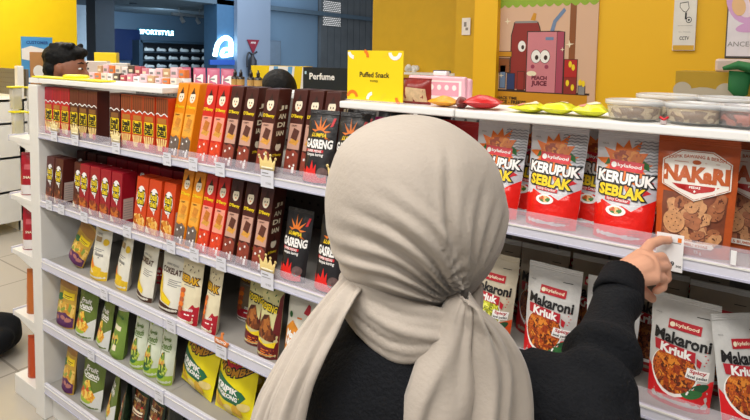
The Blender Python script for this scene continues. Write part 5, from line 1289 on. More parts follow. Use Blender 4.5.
# ================================================================ PRICE TICKETS AND CARDS ON THE RAILS
TICK = mat('ticket_paper', 'dcdce4', .5, var=.02)
def ticket(px_, z, w, h, label, crown=None, mt=None, txt=None, name='price_ticket'):
    root = empty(name, (px_, D - .0075, z)); tag(root, label, 'price tag', 'price tags on the shelf rails')
    m = MB(); m.box((-w / 2, -.0006, 0), (w / 2, .0006, h), mt or TICK)
    S = lambda x, zz, off: (x, -.0006 - off, zz)
    rect(m, S, -w * .4, h * .78, w * .1, h * .84, INKGR, .0003); rect(m, S, -w * .4, h * .62, w * .3, h * .66, INKGR, .0003)
    text(m, S, txt or '9.900', w * .1, h * .24, w * .42, INKGR, .0003, .0)
    m.obj('card', root)
    if crown:
        c = MB(); z0 = h
        if crown == 'crown': pts = [(-w * .55, z0), (w * .55, z0), (w * .66, z0 + .034), (w * .40, z0 + .022), (w * .26, z0 + .042), (w * .06, z0 + .023), (-w * .1, z0 + .047), (-w * .32, z0 + .023), (-w * .64, z0 + .038)]
        elif crown == 'fries': pts = [(-w * .5, z0), (w * .5, z0), (w * .55, z0 + .03), (w * .3, z0 + .022), (w * .2, z0 + .038), (0, z0 + .024), (-w * .15, z0 + .042), (-w * .3, z0 + .022), (-w * .55, z0 + .03)]
        else: pts = [(-w * .6, z0), (w * .6, z0), (w * .66, z0 + .014), (w * .2, z0 + .022), (w * .22, z0 + .04), (w * .05, z0 + .042), (-w * .05, z0 + .022), (-w * .6, z0 + .02)]
        mt2 = {'crown': mat('card_gold', 'ecd28a', .5, var=.04), 'fries': mat('card_cream', 'ecd9a0', .5), 'thumb': mat('card_orange', 'e0803a', .5)}[crown]
        poly(c, lambda x, zz, off: (x, -off, zz), pts, mt2, .001)
        for (x, zz) in pts[2::2]: poly(c, lambda x_, z_, off: (x_, -off, z_), ell(x, zz, .0045, .0045, 10), mt2, .0014)
        if crown == 'thumb': text(c, lambda x, zz, off: (x, -off, zz), 'PROMO', 0, z0 + .011, w * .9, INKW, .0016, .02)
        else: rect(c, lambda x, zz, off: (x, -off, zz), -w * .45, z0 + .003, w * .45, z0 + .009, INKC, .0014)
        o = c.obj('topper', root); so = o.modifiers.new('thick', 'SOLIDIFY'); so.thickness = .0008
    return root
ZB = [z - (.019 if i < 2 else .029) for i, z in enumerate(SZ)]
for i, (x, c) in enumerate(((-2.350, 'fries'), (-2.184, 'fries'), (-1.897, 'fries'))):
    ticket(x, ZB[0], .05, .042, 'price ticket with cream jagged topper on the top rail, %s' % ('below the red stick boxes', 'below the first brown stick boxes', 'below the orange stick boxes')[i], c)
for i, x in enumerate((-1.595, -1.460, -1.332)): ticket(x, ZB[0] - .004, .042, .042, 'white price ticket on the top rail, %s under the slim boxes' % ORD[i])
ticket(-1.132, ZB[0] - .008, .05, .05, 'price ticket with gold crown topper on the top rail', 'crown')
ticket(-0.881, ZB[0] - .006, .05, .05, 'price ticket with gold crown topper beside the headscarf, on the top rail', 'crown')
ticket(-1.130, ZB[1] - .008, .05, .05, 'price ticket with gold crown topper on the second rail', 'crown')
ticket(-1.328, ZB[2] - .006, .05, .04, 'price ticket with orange thumb topper on the third rail', 'thumb')
for i, x in enumerate((-1.577, -1.457, -1.328)): ticket(x, ZB[1] - .003, .045, .042, 'white price ticket on the second rail, %s under the slim boxes' % ORD[i])
for i, x in enumerate((-2.405, -2.305, -2.127, -1.834)): ticket(x, ZB[1] - .002, .05, .04, 'pale price ticket on the second rail, %s under the oval badge cartons' % ORD[i])
for i, x in enumerate((-1.580, -1.992)): ticket(x, ZB[2] - .002, .05, .042, 'white price ticket on the third rail, %s' % ('below the chocolate banana pouches', 'below the banana chip pouches')[i])
for i, x in enumerate((-1.651, -2.093)): ticket(x, ZB[3] - .002, .05, .042, 'white price ticket on the fourth rail, %s' % ('under the yellow bags', 'under the fruit crisp pouches')[i])
# the ticket the finger points at
q0 = (-0.1475, 1.094, 1.236); q1 = (-0.1047, 1.094, 1.296)
w = q1[0] - q0[0]; h = q1[2] - q0[2] + .006
root = empty('price_ticket', ((q0[0] + q1[0]) / 2, 1.0965, q0[2] - .003)); tag(root, 'white price ticket hanging in front of the rail under the pointing finger', 'price tag', 'price tags on the shelf rails')
m = MB(); m.box((-w / 2, -.0006, 0), (w / 2, .0006, h), PAPER); S = lambda x, z, off: (x, -.0006 - off, z)
rect(m, S, -w * .42, h * .86, -w * .05, h * .90, INKGR, .0003); rect(m, S, -w * .42, h * .76, w * .4, h * .785, INKGR, .0003); rect(m, S, w * .28, h * .8, w * .42, h * .92, INKO, .0003)
text(m, S, '19', w * .08, h * .2, w * .22, INKK, .0003, .02); text(m, S, '.900', w * .34, h * .15, w * .22, INKK, .0003, .02)
m.obj('card', root)
root = empty('price_ticket', (-0.031, D - .0078, ZB[0] + .026)); tag(root, 'small blank white clip on the top rail near the right edge', 'price tag', 'price tags on the shelf rails')
m = MB(); m.box((-.004, -.0006, 0), (.004, .0006, .024), PAPER); m.obj('card', root)

# ================================================================ WALL PICTURES AND BACKGROUND
# poster with drinks on the yellow back wall
wy = 3.5
a = (-1.479, 3.49, 1.664); b = (-0.8416, 3.49, 1.668); zt = 2.15; zb = (-1.138, 3.49, 1.277)[2] - .25
def WS(o, ny=-1): return lambda x, z, off: (o[0] + x, o[1] + ny * off, o[2] + z)
root = empty('wall_poster', (a[0], 3.488, zb)); tag(root, 'large poster on the yellow wall showing a pink juice box and a red can', 'poster')
pw = b[0] - a[0]; ph = zt - zb; zr = lambda py: (-1.165, 3.488, 1.977)[2] - py * .00640 - zb
PEACH = mat('poster_peach', 'd9b294', .6, var=.01); m = MB(); m.box((0, 0, 0), (pw, .01, ph), PEACH)
S = lambda x, z, off: (x, -off, z)
kx = pw / 101.0
X_ = lambda px: (px - 496) * kx
line = ink('poster_line', '3b2418'); can = ink('poster_can_red', '8f2a22'); jb = ink('poster_pink', 'cf8088'); jbd = ink('poster_dark_pink', 'a8465c'); och = ink('poster_ochre', 'cf9018'); brn = ink('poster_brown', '8a4f22'); grn = ink('poster_green', '8fae2c'); blu = ink('poster_blue', '6f87a8')
def pp(pts, mt, off): poly(m, S, [(X_(x), zr(y)) for x, y in pts], mt, off, .06)
pp([(571, -20), (577, -20), (577, 60), (571, 60)], brn, .0006)
sc_ = [(496 + 101 * i / 60.0, 3.5 + 3 * abs(math.sin(i * math.pi / 5.0))) for i in range(61)]; pp([(496, -20)] + sc_ + [(597, -20)], grn, .001)
pp([(496, 90), (590, 90), (590, 115), (496, 115)], och, .0008); pp([(496, 89), (592, 89), (592, 91), (496, 91)], line, .001)
for pts, mt in (([(515, 26), (516, 21), (539, 21), (541, 26), (543, 34), (543, 88), (513, 88), (513, 34)], can),): pp([(x + (1 if x > 528 else -1), y) for x, y in pts], line, .0010); pp(pts, mt, .0014)
pp([(516, 20), (539, 20), (539, 22), (516, 22)], INKGR, .0018); pp([(532, 19), (535, 12), (538, 13), (537, 20)], och, .0012)
pp([(552, 31), (555, 20), (565, 8), (567, 11), (558, 22), (556, 31)], blu, .0018)
pp([(529, 30), (561, 30), (567, 31), (567, 91), (529, 91)], line, .0018); pp([(530, 31), (559, 31), (559, 90), (530, 90)], jb, .0022); pp([(559.5, 31), (566, 31), (566, 90), (559.5, 90)], jbd, .0022)
pp([(548, 36), (556, 36), (556, 39), (548, 39)], blu, .0026)
def pe(cx, cy, ax, ay, mt, off): poly(m, S, ell(X_(cx), zr(cy), ax * kx, ay * .0064, 20), mt, off, .05)
for cx in (539, 548): pe(cx, 55, 5.2, 6.8, line, .0026); pe(cx, 55, 4.8, 6.3, INKW, .003); pe(cx + .8, 56, 1.8, 2.4, line, .0034)
for cx in (524, 529): pe(cx, 45, 4, 5.5, INKW, .0018) if cx == 524 else None
pe(525, 46, 1.5, 2.2, line, .0022)
for cx in (536, 550): pe(cx, 65, 2, 2, ink('poster_cheek', '9c3a55'), .0026)
pe(535, 72, 5, 2.6, INKC, .0026)
text(m, S, 'PEACH', X_(543), zr(76), 15 * kx, ink('poster_maroon', '6e1f33'), .003, .05); text(m, S, 'JUICE', X_(543), zr(82), 15 * kx, ink('poster_maroon', '6e1f33'), .003, .05)
for (x0_, y0_, x1_, y1_, c_) in ((498, 50, 514, 56, och), (497, 57, 512, 72, brn), (501, 64, 508, 88, blu), (509, 72, 518, 89, ink('poster_navy', '2c3a66')), (520, 70, 528, 89, can), (567, 57, 580, 75, ink('poster_chip_red', 'b3201c')), (567, 74, 580, 91, can), (581, 82, 588, 91, INKGR)): pp([(x0_, y0_), (x1_, y0_), (x1_, y1_), (x0_, y1_)], line, .0024); pp([(x0_ + .6, y0_ + .6), (x1_ - .6, y0_ + .6), (x1_ - .6, y1_ - .6), (x0_ + .6, y1_ - .6)], c_, .0028)
for (x, y, r) in ((508, 20, 4), (571.5, 43, 4.5), (565, 48, 2.5), (503, 75, 3)): poly(m, S, star(X_(x), zr(y), r * kx * .25, r * kx, 4), INKC, .0036, .05)
for (x, y) in ((573, 62), (576, 65), (571, 80), (576, 84), (583, 79), (586, 80)): pe(x, y, 1.6, 3, INKY, .0034)
text(m, S, 'SNACK TIME', X_(509), zr(97.5), 23 * kx, line, .003, .03); text(m, S, 'JUICE - FREEZE', X_(514), zr(102), 32 * kx, line, .003, .03)
text(m, S, 'WELCOME TO', X_(573), zr(104), 26 * kx, line, .003, .03); text(m, S, 'CHECKOUT', X_(577), zr(109), 18 * kx, line, .003, .03)
m.obj('poster_print', root)
# CCTV sign, framed picture, small notice
a = (-0.4441, 3.49, 1.666); b = (-0.3353, 3.49, 1.667); t_ = (-0.3993, 3.49, 1.944)[2]; pw = b[0] - a[0]; z0 = (-0.3905, 3.49, 1.669)[2]; ph = t_ - z0 + .06
root = empty('security_notice', (a[0], 3.485, z0)); tag(root, 'tall white camera notice on the yellow wall', 'sign')
m = MB(); m.box((0, 0, 0), (pw, .014, ph), mat('notice_white', 'e3e0d8', .4)); rect(m, S, .004, .002, pw - .004, ph * .085, ink('notice_mustard', 'd8a830'), .0006, .05)
text(m, S, 'CCTV', pw * .52, ph * .2, pw * .42, INKK, .001, .02, ph * .055); text(m, S, 'Area Terpantau', pw * .52, ph * .30, pw * .54, INKGR, .001, 0); rect(m, S, pw * .2, ph * .40, pw * .85, ph * .405, INKGR, .001, .05)
for q in ([(.25, .86), (.62, .88), (.68, .76), (.55, .68), (.42, .70), (.25, .78)],): poly(m, S, [(x * pw, z * (ph * .9)) for x, z in q], INKK, .001, .05); poly(m, S, [(.465 * pw + (x - .465) * pw * .88, .78 * (ph * .9) + (z - .78) * (ph * .9) * .84) for x, z in q], mat('notice_white', ''), .0014, .05)
rect(m, S, pw * .5, (ph * .9) * .56, pw * .58, (ph * .9) * .68, INKK, .0012, .05); poly(m, S, ell(pw * .68, (ph * .9) * .55, pw * .13, (ph * .9) * .055), INKK, .0012, .05); poly(m, S, ell(pw * .68, (ph * .9) * .55, pw * .1, (ph * .9) * .042), mat('notice_white', ''), .0016, .05); poly(m, S, ell(pw * .68, (ph * .9) * .55, pw * .05, (ph * .9) * .02), INKK, .002, .05)
m.obj('notice_panel', root)
a = (-0.1949, 3.49, 1.631); z0 = (-0.148, 3.49, 1.629)[2]
root = empty('framed_picture', (a[0], 3.48, z0)); tag(root, 'pale framed picture with pink and lilac shapes at the top right corner', 'picture')
m = MB(); m.box((0, .0, 0), (.5, .015, .62), mat('frame_dark', '4a443f', .5), .003); m.obj('frame', root)
m = MB(); m.box((.006, -.003, .012), (.494, .001, .61), mat('picture_white', 'e9e4ea', .4)); S2 = lambda x, z, off: (x, -.003 - off, z)
lil = ink('picture_lilac', 'd9a8d8'); 
for (cx, cz, ax, az, mt_) in ((.07, .30, .075, .12, lil), (.075, .30, .05, .09, ink('picture_pale', 'f0dce8')), (.05, .27, .03, .05, ink('picture_peach', 'ecc08a')), (.11, .31, .02, .05, ink('picture_peach', 'ecc08a')), (.14, .17, .1, .03, lil), (.22, .36, .06, .12, lil), (.05, .44, .05, .03, ink('picture_pink', 'e6b9cf'))): poly(m, S2, ell(cx, cz, ax, az, 24, .2), mt_, .0006 + cx * .004 + (.001 if mt_ != lil else 0) + (.001 if ax < .04 else 0), .05)
text(m, S2, 'ANCE-CO', .09, .075, .16, INKGR, .0012, 0); m.obj('picture_print', root)
a = (-1.931, 3.89, 1.912); b = (-1.861, 3.89, 1.783)
m = MB(); m.box((0, 0, 0), (b[0] - a[0], .006, a[2] - b[2]), PAPER); k_ = b[0] - a[0]
rect(m, lambda x, z, off: (x, -off, z), k_ * .25, k_ * .9, k_ * .55, k_ * 1.4, INKGR, .0006, .05); rect(m, lambda x, z, off: (x, -off, z), k_ * .45, k_ * .5, k_ * .75, k_ * .8, INKGR, .0006, .05)
o = m.obj('wall_notice', None, (a[0], 3.89, b[2])); tag(o, 'small white notice on the yellow recess wall left of the poster column', 'sign')
# shelf in the recess
a = (-2.604, 4.15, 1.478); b = (-1.888, 4.15, 1.5)
root = empty('wall_shelf', (a[0], 4.15, a[2])); tag(root, 'long white wall shelf in the yellow recess behind the pink case', 'shelf')
m = MB(); m.box((0, 0, -.02), (b[0] - a[0] + .1, .15, 0), WHITE2); m.obj('shelf_board', root)
m = MB(); m.box((.05, .05, -.12), (.07, .15, -.02), WHITE2); m.obj('bracket', root)
a = (-2.554, 4.2, 1.514); m = MB(); rnd = random.Random(3)
for i in range(9): ellipsoid(m, (rnd.uniform(-.06, .07), rnd.uniform(-.02, .02), rnd.uniform(.015, .05)), (.024,) * 3, WHITE2, None, 10)
o = m.obj('white_flowers', None, (a[0], 4.2, (-2.604, 4.15, 1.478)[2])); tag(o, 'small pile of white flower shapes on the wall shelf', 'ornament')
a = (-2.268, 4.2, 1.505); m = MB(); m.box((-.065, -.04, .001), (.065, .04, .023), mat('blue_box', '3a66b8', .4), .004); o = m.obj('blue_tray', None, (a[0], 4.22, (-2.604, 4.15, 1.478)[2])); tag(o, 'flat blue tray on the wall shelf above the pink case', 'tray')
# yellow stand with bear silhouettes
a = (-0.3241, 2.7, 1.566); z1 = (-0.3241, 2.7, 1.566)[2]
root = empty('display_stand', (a[0], 2.7, 0)); tag(root, 'yellow display stand with pale animal-head shape, right of the tubs', 'stand')
m = MB(); m.box((0, 0, 0), (.6, .35, z1), mat('stand_yellow', 'b5901c', .5, var=.02))
S3 = lambda x, z, off: (x, -off, z)
pal = ink('stand_pale', 'b9ad98'); kz = 2.7 / 560 * 1.24
cx = (-0.2185, 2.7, 1.456)[0] - a[0]; cz = (-0.2185, 2.7, 1.456)[2]
poly(m, S3, ell(cx, cz - .03, .10, .075), pal, .001, .05); 
for sg in (-1, 1): poly(m, S3, ell(cx + sg * .078, cz + .03, .035, .035), pal, .0014, .05)
poly(m, S3, [(.06, z1 * .6), (.24, z1 - .12), (.45, z1 - .01), (.6, z1 - .01), (.6, z1 * .6)], mat('stand_light', 'd9b21c', .5), .0005, .1)
m.obj('stand_body', root)
m = MB(); m.box((.14, .02, z1), (.5, .2, z1 + .055), mat('stand_top_pale', 'cdb8ac', .5), .01); m.obj('top_box', root)
a2 = (-0.0897, 2.62, 1.53)
m = MB(); m.tube([(-.05, 0, .03), (.0, 0, .045), (.06, 0, .03), (.11, 0, .0)], [.02, .045, .055, .05], mat('plush_green', '1c6a36', .7), 14, True, .4); m.tube([(.01, 0, .02), (.005, 0, -.05), (.02, 0, -.08)], [.04, .035, .02], mat('plush_green', ''), 12, True, .4); m.tube([(.07, 0, .0), (.12, 0, -.06)], [.04, .02], mat('plush_green', ''), 12, True, .4); o = m.obj('green_topper', None, (a2[0] - .03, 2.75, z1 + .055 - .01)); 
o.location = (a2[0] - .01, 2.63, z1 - .015); tag(o, 'dark green rounded cut-out shape hanging on the yellow stand at the right edge', 'ornament')
a2 = (-0.0758, 2.45, 1.44)
root = empty('pump_bottle', (a2[0], 2.45, (-0.0738, 2.45, 1.403)[2])); tag(root, 'dark blue pump bottle in front of the yellow stand at the right edge', 'bottle')
NB = mat('pump_navy', '1f2f5c', .35)
m = MB(); m.lathe([(.03, -.13), (.032, -.12), (.032, 0), (.012, .014), (.012, .02)], NB, n=20); m.obj('bottle_body', root)
m = MB(); m.lathe([(.014, .02), (.014, .032), (.006, .034), (.006, .045)], NB, n=16); m.box((-.045, -.007, .043), (.012, .007, .054), NB, .003); m.obj('pump_head', root)
m = MB(); z_ = (-0.0738, 2.45, 1.403)[2] - .13
m.box((-.3, -.12, 0), (.35, .13, z_), WHITE2, .004); o = m.obj('side_counter', None, (a2[0], 2.45, 0)); tag(o, 'low white counter carrying the dark blue pump bottle', 'counter')

# ---- next aisle: shelving with pink packs, bottles, small boxes
YN = 2.75
ua = (-3.367, 1.787, 1.42); ub = (-2.1, 2.676, 1.436)
zt = (-2.631, 2.059, 1.437)[2]
p0 = (-3.852, 2.058, 1.408); p1 = (-1.892, 2.334, 1.455)
zt = 1.4885
PPK = film('film_rose_pink', 'c66a86')
def ppd(mb, S, w, h): rect(mb, S, -w * .34, h * .1, w * .36, h * .6, INKW, .0008, .03); rect(mb, S, -w * .2, h * .3, w * .2, h * .4, INKGR, .0012, .03)
po = kind('ppink', pouch('pink_pouch', .052, .062, .022, PPK, 'stand', 1, 0, 90, None, decor=ppd))
def onx(px_tab): return px_tab
for i, xx in enumerate((-1.825, -1.738, -1.658, -1.581)): place('ppink', xx, 1.335, zt, 'rose pink pouch with white label behind the slim boxes, %s of four from left' % ORD[i], 'pouch', 'pink pouches behind the slim boxes', rz=.35)
BOT = mat('bottle_dark', '241d1a', .3); BLB = mat('bottle_label', 'b08a4a', .5)
for i, xx in enumerate((-1.541, -1.511, -1.459, -1.424)):
    root = empty('dropper_bottle', (xx, 1.335, zt)); root.scale = (.62, .62, .68); tag(root, 'small dark bottle with gold label, %s to the right of the pink pouches' % ORD[i], 'bottle', 'dark bottles beside the pink pouches')
    m = MB(); m.lathe([(.021, 0), (.021, .05), (.009, .058)], BOT, n=16); m.lathe([(.0215, .01), (.0215, .04)], BLB, n=16, cap=False); m.obj('bottle_body', root)
    m = MB(); m.lathe([(.010, .058), (.010, .075), (.005, .08), (.004, .09)], BOT, n=12); m.obj('bottle_cap', root)
# small pastel boxes further left (two tiers on a white riser)
rnd = random.Random(11)
cols = ['e9c3cb', 'f0e4e2', 'd98a9a', 'c9a27a', 'e8d8c8', 'b8505c', 'f2c8d0', 'e07a3a', '5a4a44', 'f4eeee']
PBX0 = -2.345; PBX1 = -1.778
m = MB(); m.box((0, 0, 0), (PBX1 - PBX0 + .04, .03, .022), WHITE2); o = m.obj('display_riser', None, (PBX0 - .02, 1.283, zt)); tag(o, 'low white display riser holding small pastel boxes behind the biscuit sticks', 'riser')
side_n = ['first', 'second', 'third', 'fourth', 'fifth', 'sixth', 'seventh', 'eighth', 'ninth', 'tenth', 'eleventh', 'twelfth', 'thirteenth', 'fourteenth']
cn = {'e9c3cb': 'pale pink', 'f0e4e2': 'off-white', 'd98a9a': 'rose', 'c9a27a': 'tan', 'e8d8c8': 'cream', 'b8505c': 'red', 'f2c8d0': 'light pink', 'e07a3a': 'orange', '5a4a44': 'dark brown', 'f4eeee': 'white'}
for row, (yy, zz, n_, x0_, dx) in enumerate(((1.262, zt, 13, PBX0, (PBX1 - PBX0) / 12), (1.298, zt + .0223, 13, PBX0, (PBX1 - PBX0) / 12))):
    for i in range(n_):
        c = cols[(i * 7 + row * 3) % 10]
        w_ = (PBX1 - PBX0) / 12 * rnd.uniform(.7, .92); h_ = rnd.uniform(.02, .032) + .008 * row
        m = MB(); m.box((-w_ / 2, -.012, 0), (w_ / 2, .012, h_), mat('small_box_' + c, c, .5, var=.03), .002); rect(m, lambda x, z, off: (x, -.012 - off, z), -w_ * .3, h_ * .3, w_ * .3, h_ * .6, INKC if c[0] not in 'ef' else INKGR, .0008, .05)
        o = m.obj('small_box', None, (x0_ + i * dx, yy, zz)); tag(o, '%s small box behind the biscuit sticks, %s, %s from left' % (cn[c], ('lower row', 'upper row')[row], side_n[i]), 'box', 'small pastel boxes behind the biscuit sticks')
# larger cream cartons and a yellow box behind
for i, (pt, w_, h_, c, lab) in enumerate((((-4.595, 2.587, 1.521), .17, .16, 'f7d81c', 'yellow box standing far behind the pastel boxes'), ((-4.38, 2.366, 1.461), .20, .14, 'ead9cf', 'cream carton far behind the shelf, right of the man'), ((-4.224, 2.475, 1.464), .15, .11, 'e8e2dc', 'pale carton right of the far yellow box'))):
    m = MB(); m.box((-w_ / 2, -.08, 0), (w_ / 2, .08, h_), mat('carton_' + c, c, .55, var=.03), .005); o = m.obj('carton', None, (pt[0], pt[1], pt[2] - h_ * .5)); o.rotation_euler.z = .9; tag(o, lab, 'box', 'cartons on the far counter')
m = MB(); q = (-4.56, 2.539, 1.387); m.box((-.4, -.25, 0), (.4, .25, (-4.311, 2.353, 1.463)[2] - .085), WHITE2, .004); o = m.obj('far_counter', None, (q[0], q[1], 0)); o.rotation_euler.z = .9; tag(o, 'white counter at the far end carrying the cream cartons', 'counter')

# perfume sign, striped panel, dark mall items
q0 = (-3.124, 3.423, 1.381); q1 = (-2.692, 3.482, 1.397); q2 = (-3.131, 3.429, 1.512)
def panel_root(name, a_, b_, lab, cat): 
    d_ = Vector((b_[0] - a_[0], b_[1] - a_[1], 0)); r = empty(name, (a_[0], a_[1], 0), math.atan2(d_.y, d_.x)); tag(r, lab, cat); return r, d_.length
root, w = panel_root('perfume_sign', q0, q1, 'black counter sign with white lettering, left of the yellow snack sign', 'sign')
zt_, zb_ = q2[2], q0[2] - .1
m = MB(); m.box((0, 0, zb_), (w, .05, zt_), mat('sign_black', '1c2226', .4)); Sx = lambda x, z, off: (x, -off, z)
text(m, Sx, 'Perfume', w * .42, ((-3.013, 3.506, 1.44))[2], w * .54, INKW, .002, .03); rect(m, Sx, w * .04, ((-3.108, 3.44, 1.455))[2], w * .08, ((-3.109, 3.442, 1.479))[2], ink('sign_sky', 'bfe0ee'), .002, .1)
m.obj('sign_panel', root); m = MB(); m.box((0, .0, 0), (w, .05, zb_), WHITE2); m.obj('counter_body', root)
q0 = (-3.628, 3.308, 1.303); q1 = (-3.176, 3.505, 1.334); z1 = (-3.428, 3.405, 1.513)[2]
root, w = panel_root('striped_counter', q0, q1, 'counter front with yellow, white and blue stripes behind the dark head', 'counter')
m = MB(); m.box((0, .02, 0), (w, .2, z1), SIGN)
for i, (x0_, x1_, c_) in enumerate(((.28, .36, INKW), (.36, .44, ink('stripe_sky', '6aa8d8')), (.44, .62, INKW), (.62, .70, ink('stripe_sky', '')), (.70, .74, INKW), (.88, .93, INKW))): poly(m, Sx if False else (lambda x, z, off: (x, .02 - off, z)), [(w * x0_, z1 - .3), (w * x1_, z1 - .3), (w * x1_ + .03, z1 - .002), (w * x0_ + .03, z1 - .002)], c_, .001, .2)
m.obj('counter_front', root)

# left: customer board, far red/white things, black bag on floor
a = (-5.98, 2.506, 1.513); b = (-5.98, 2.796, 1.515); zt_ = (-5.98, 2.648, 1.743)[2]; zb_ = .9
root = empty('notice_board', (-5.985, a[1], 0)); tag(root, 'blue and white notice board on the bright yellow wall behind the man', 'board')
w = b[1] - a[1]; S4 = lambda x, z, off: (.0 + off, x, z)
m = MB(); m.box((-.012, 0, zb_), (0, w, zt_), mat('board_blue', '4f9bd6', .5))
poly(m, S4, [(0, zt_ - .12), (w * .3, zt_ - .09), (w, zt_ - .14), (w, zt_ - .3), (w * .7, zt_ - .26), (0, zt_ - .22)], INKW, .002, .1); poly(m, S4, [(0, zt_ - .55), (w * .3, zt_ - .5), (w * .3, zt_ - .65), (0, zt_ - .7)], INKW, .002, .1)
text(m, S4, 'CUSTOMER', w * .5, zt_ - .055, w * .7, ink('board_navy', '1f4f96'), .003, .03)
m.obj('board_panel', root)
m = MB(); m.box((.004, w * .24, zb_ + .02), (.018, w * .76, zt_ - .15), mat('clipboard_brown', 'b98552', .6, var=.05)); 
S5 = lambda x, z, off: (.018 + off, x, z)
for k_ in (.34, .55): poly(m, S5, ell(w * .5, zt_ - k_, w * .18, .06), INKW, .002, .1)
m.obj('clipboard', root)
bp_ = (-3.229, 1.216, 0.0538)
m = MB(); cap(m, (-.03, 0, .09), .085, (.05, -.03, .10), .07, KNIT); ellipsoid(m, (-.06, .02, .10), (.13, .10, .10), KNIT)
me = remesh(m, .01, 3)
for v in me.vertices: v.co += v.normal * .01 * noise.noise(v.co * 12); v.co.z = max(.002, v.co.z)
o = mesh_obj('cloth_bag', me, [KNIT]); o.location = (bp_[0], bp_[1], 0); tag(o, 'black slumped cloth bag on the floor at the left edge', 'bag')

# ---- mall shops far left
ma = (-10.95, 6.876, 2.069); mb_ = (-10.95, 7.729, 2.067)
NEON = mat('neon_white', 'c8f4ff', emit=6)
root = empty('shop_sign', (-12.98, 0, 0)); 
ma = (-12.95, 8.145, 2.143); mb2 = (-12.95, 9.126, 2.177)
tag(root, 'glowing white shop lettering on the dark blue far wall', 'sign'); root.location = (-12.98, ma[1], ma[2])
m = MB(); text(m, lambda x, z, off: (off, x, z), 'SPORTSTYLE', (mb2[1] - ma[1]) / 2, 0, mb2[1] - ma[1], NEON, .03, .02, .11); m.obj('letters', root)
m = MB(); m.box((.0, -.05, -.09), (.02, mb2[1] - ma[1] + .05, .09), mat('sign_backing_teal', '2f6f8a', .5)); m.obj('backing', root)
# shoe wall
sa = (-12.9, 7.963, 1.925); sb = (-12.9, 10.31, 2.009)
root = empty('shoe_rack', (-12.95, sa[1], 0)); tag(root, 'dark wall rack with rows of pale shoes in the far shop', 'rack')
w = sb[1] - sa[1]; ztop = sa[2]
m = MB(); m.box((0, 0, .4), (.05, w, ztop), mat('rack_dark', '161d26', .5)); m.obj('rack_back', root)
for y_ in (0, w): m = MB(); m.box((0, y_ - .05, .4), (.35, y_ + .05, ztop), BLUED); m.obj('rack_side', root)
m = MB(); m.box((0, 0, ztop - .06), (.35, w, ztop), BLUED); m.obj('rack_top', root)
SHM = mat('shoe_pale_far', 'c8d6de', .5)
lv = [(-12.8, 8.911, 1.647)[2], (-12.8, 8.909, 1.438)[2], (-12.8, 8.907, 1.23)[2]]
for z in lv: m = MB(); m.box((.05, .05, z - .03), (.33, w - .05, z), mat('rack_shelf', '3a4a58', .4)); m.obj('rack_shelf', root)
sm_ = MB(); sm_.tube([(0, -.12, .035), (0, 0, .045), (0, .10, .04), (0, .14, .03)], [.03, .042, .04, .022], SHM, 10); sm_.tube([(0, -.1, .05), (0, -.06, .09)], [.036, .032], SHM, 10); shoe = sm_.obj('sport_shoe')
n_ = 0
for r_i, z in enumerate(lv):
    for i in range(6):
        o = shoe if n_ == 0 else shoe.copy()
        if n_: COL.objects.link(o)
        n_ += 1
        o.location = (-12.75, sa[1] + w * (.13 + i * .148), z + .004); tag(o, 'pale sport shoe on the far rack, %s row, %s from left' % (('top', 'middle', 'bottom')[r_i], ORD[i]), 'shoe', 'shoes on the far rack')
# glowing letter a on the blue column
a = (-8.98, 7.673, 1.7)
root = empty('letter_sign', (-8.985, a[1] - .14, a[2])); tag(root, 'glowing white curved letter sign on the blue column', 'sign')
m = MB(); c = curve([(0.02, -.28, -.13), (0.02, -.20, .12), (.02, -.02, .24), (.02, .12, .17), (.02, .12, -.13)], 8); m.tube(c, .045, NEON, 8, True); c = curve([(.02, .10, .02), (.02, -.06, .0), (.02, -.10, -.12), (.02, .10, -.1)], 8); m.tube(c, .035, NEON, 8, True); m.obj('letter', root)
m = MB(); m.box((0, -.42, -.3), (.05, .2, -.2), mat('blue_ledge', '2a5ab8', .5)); m.obj('ledge', root)
# triangle sign, extinguisher, grey cabinet
a = (-8.88, 8.176, 1.795)
m = MB(); m.box((0, 0, 0), (.001, .001, .001), INKR); tri = MB(); tri.add([(0, -.17, .13), (0, .17, .13), (0, 0, -.16), (.015, -.17, .13), (.015, .17, .13), (.015, 0, -.16)], [(0, 1, 2), (3, 5, 4), (0, 3, 4, 1), (1, 4, 5, 2), (2, 5, 3, 0)], mat('tri_red', '8a2438', .5)); text(tri, lambda x, z, off: (.015 + off, x, z), 'APAR', 0, .07, .14, INKW, .002, .02)
o = tri.obj('triangle_sign', None, (-8.885, a[1], a[2])); tag(o, 'red downward triangle sign on the grey column', 'sign')
a = (-8.75, 8.085, 1.503)
root = empty('fire_extinguisher', (-8.795, a[1], a[2] - .35)); tag(root, 'dark fire extinguisher below the red triangle sign', 'extinguisher')
m = MB(); m.box((-.115, -.03, .2), (-.08, .03, .3), mat('ext_dark', '2a2a30', .4)); m.obj('wall_bracket', root)
m = MB(); m.lathe([(.001, 0), (.09, .01), (.09, .34), (.04, .42), (.03, .46)], mat('ext_dark', '2a2a30', .4), n=18); m.obj('cylinder_body', root)
m = MB(); m.tube(curve([(0, -.02, .46), (0, -.1, .5), (0, -.15, .4), (0, -.14, .2)], 6), .02, mat('ext_dark', ''), 8); m.tube([(0, 0, .46), (0, .12, .52)], .02, mat('ext_dark', ''), 8); m.obj('hose', root)
a = (-8.95, 8.673, 1.938); b = (-8.95, 9.044, 1.417)
m = MB(); m.box((0, 0, 0), (.2, b[1] - a[1], a[2] - b[2] + .3), mat('cabinet_grey', '5f7184', .5), .01); m.box((.2, .03, .3), (.205, b[1] - a[1] - .03, a[2] - b[2] + .27), mat('cabinet_door', '697b8e', .5)); o = m.obj('wall_cabinet', None, (-9.12, a[1], b[2] - .3)); tag(o, 'grey electrical cabinet on the wall right of the grey column', 'cabinet')
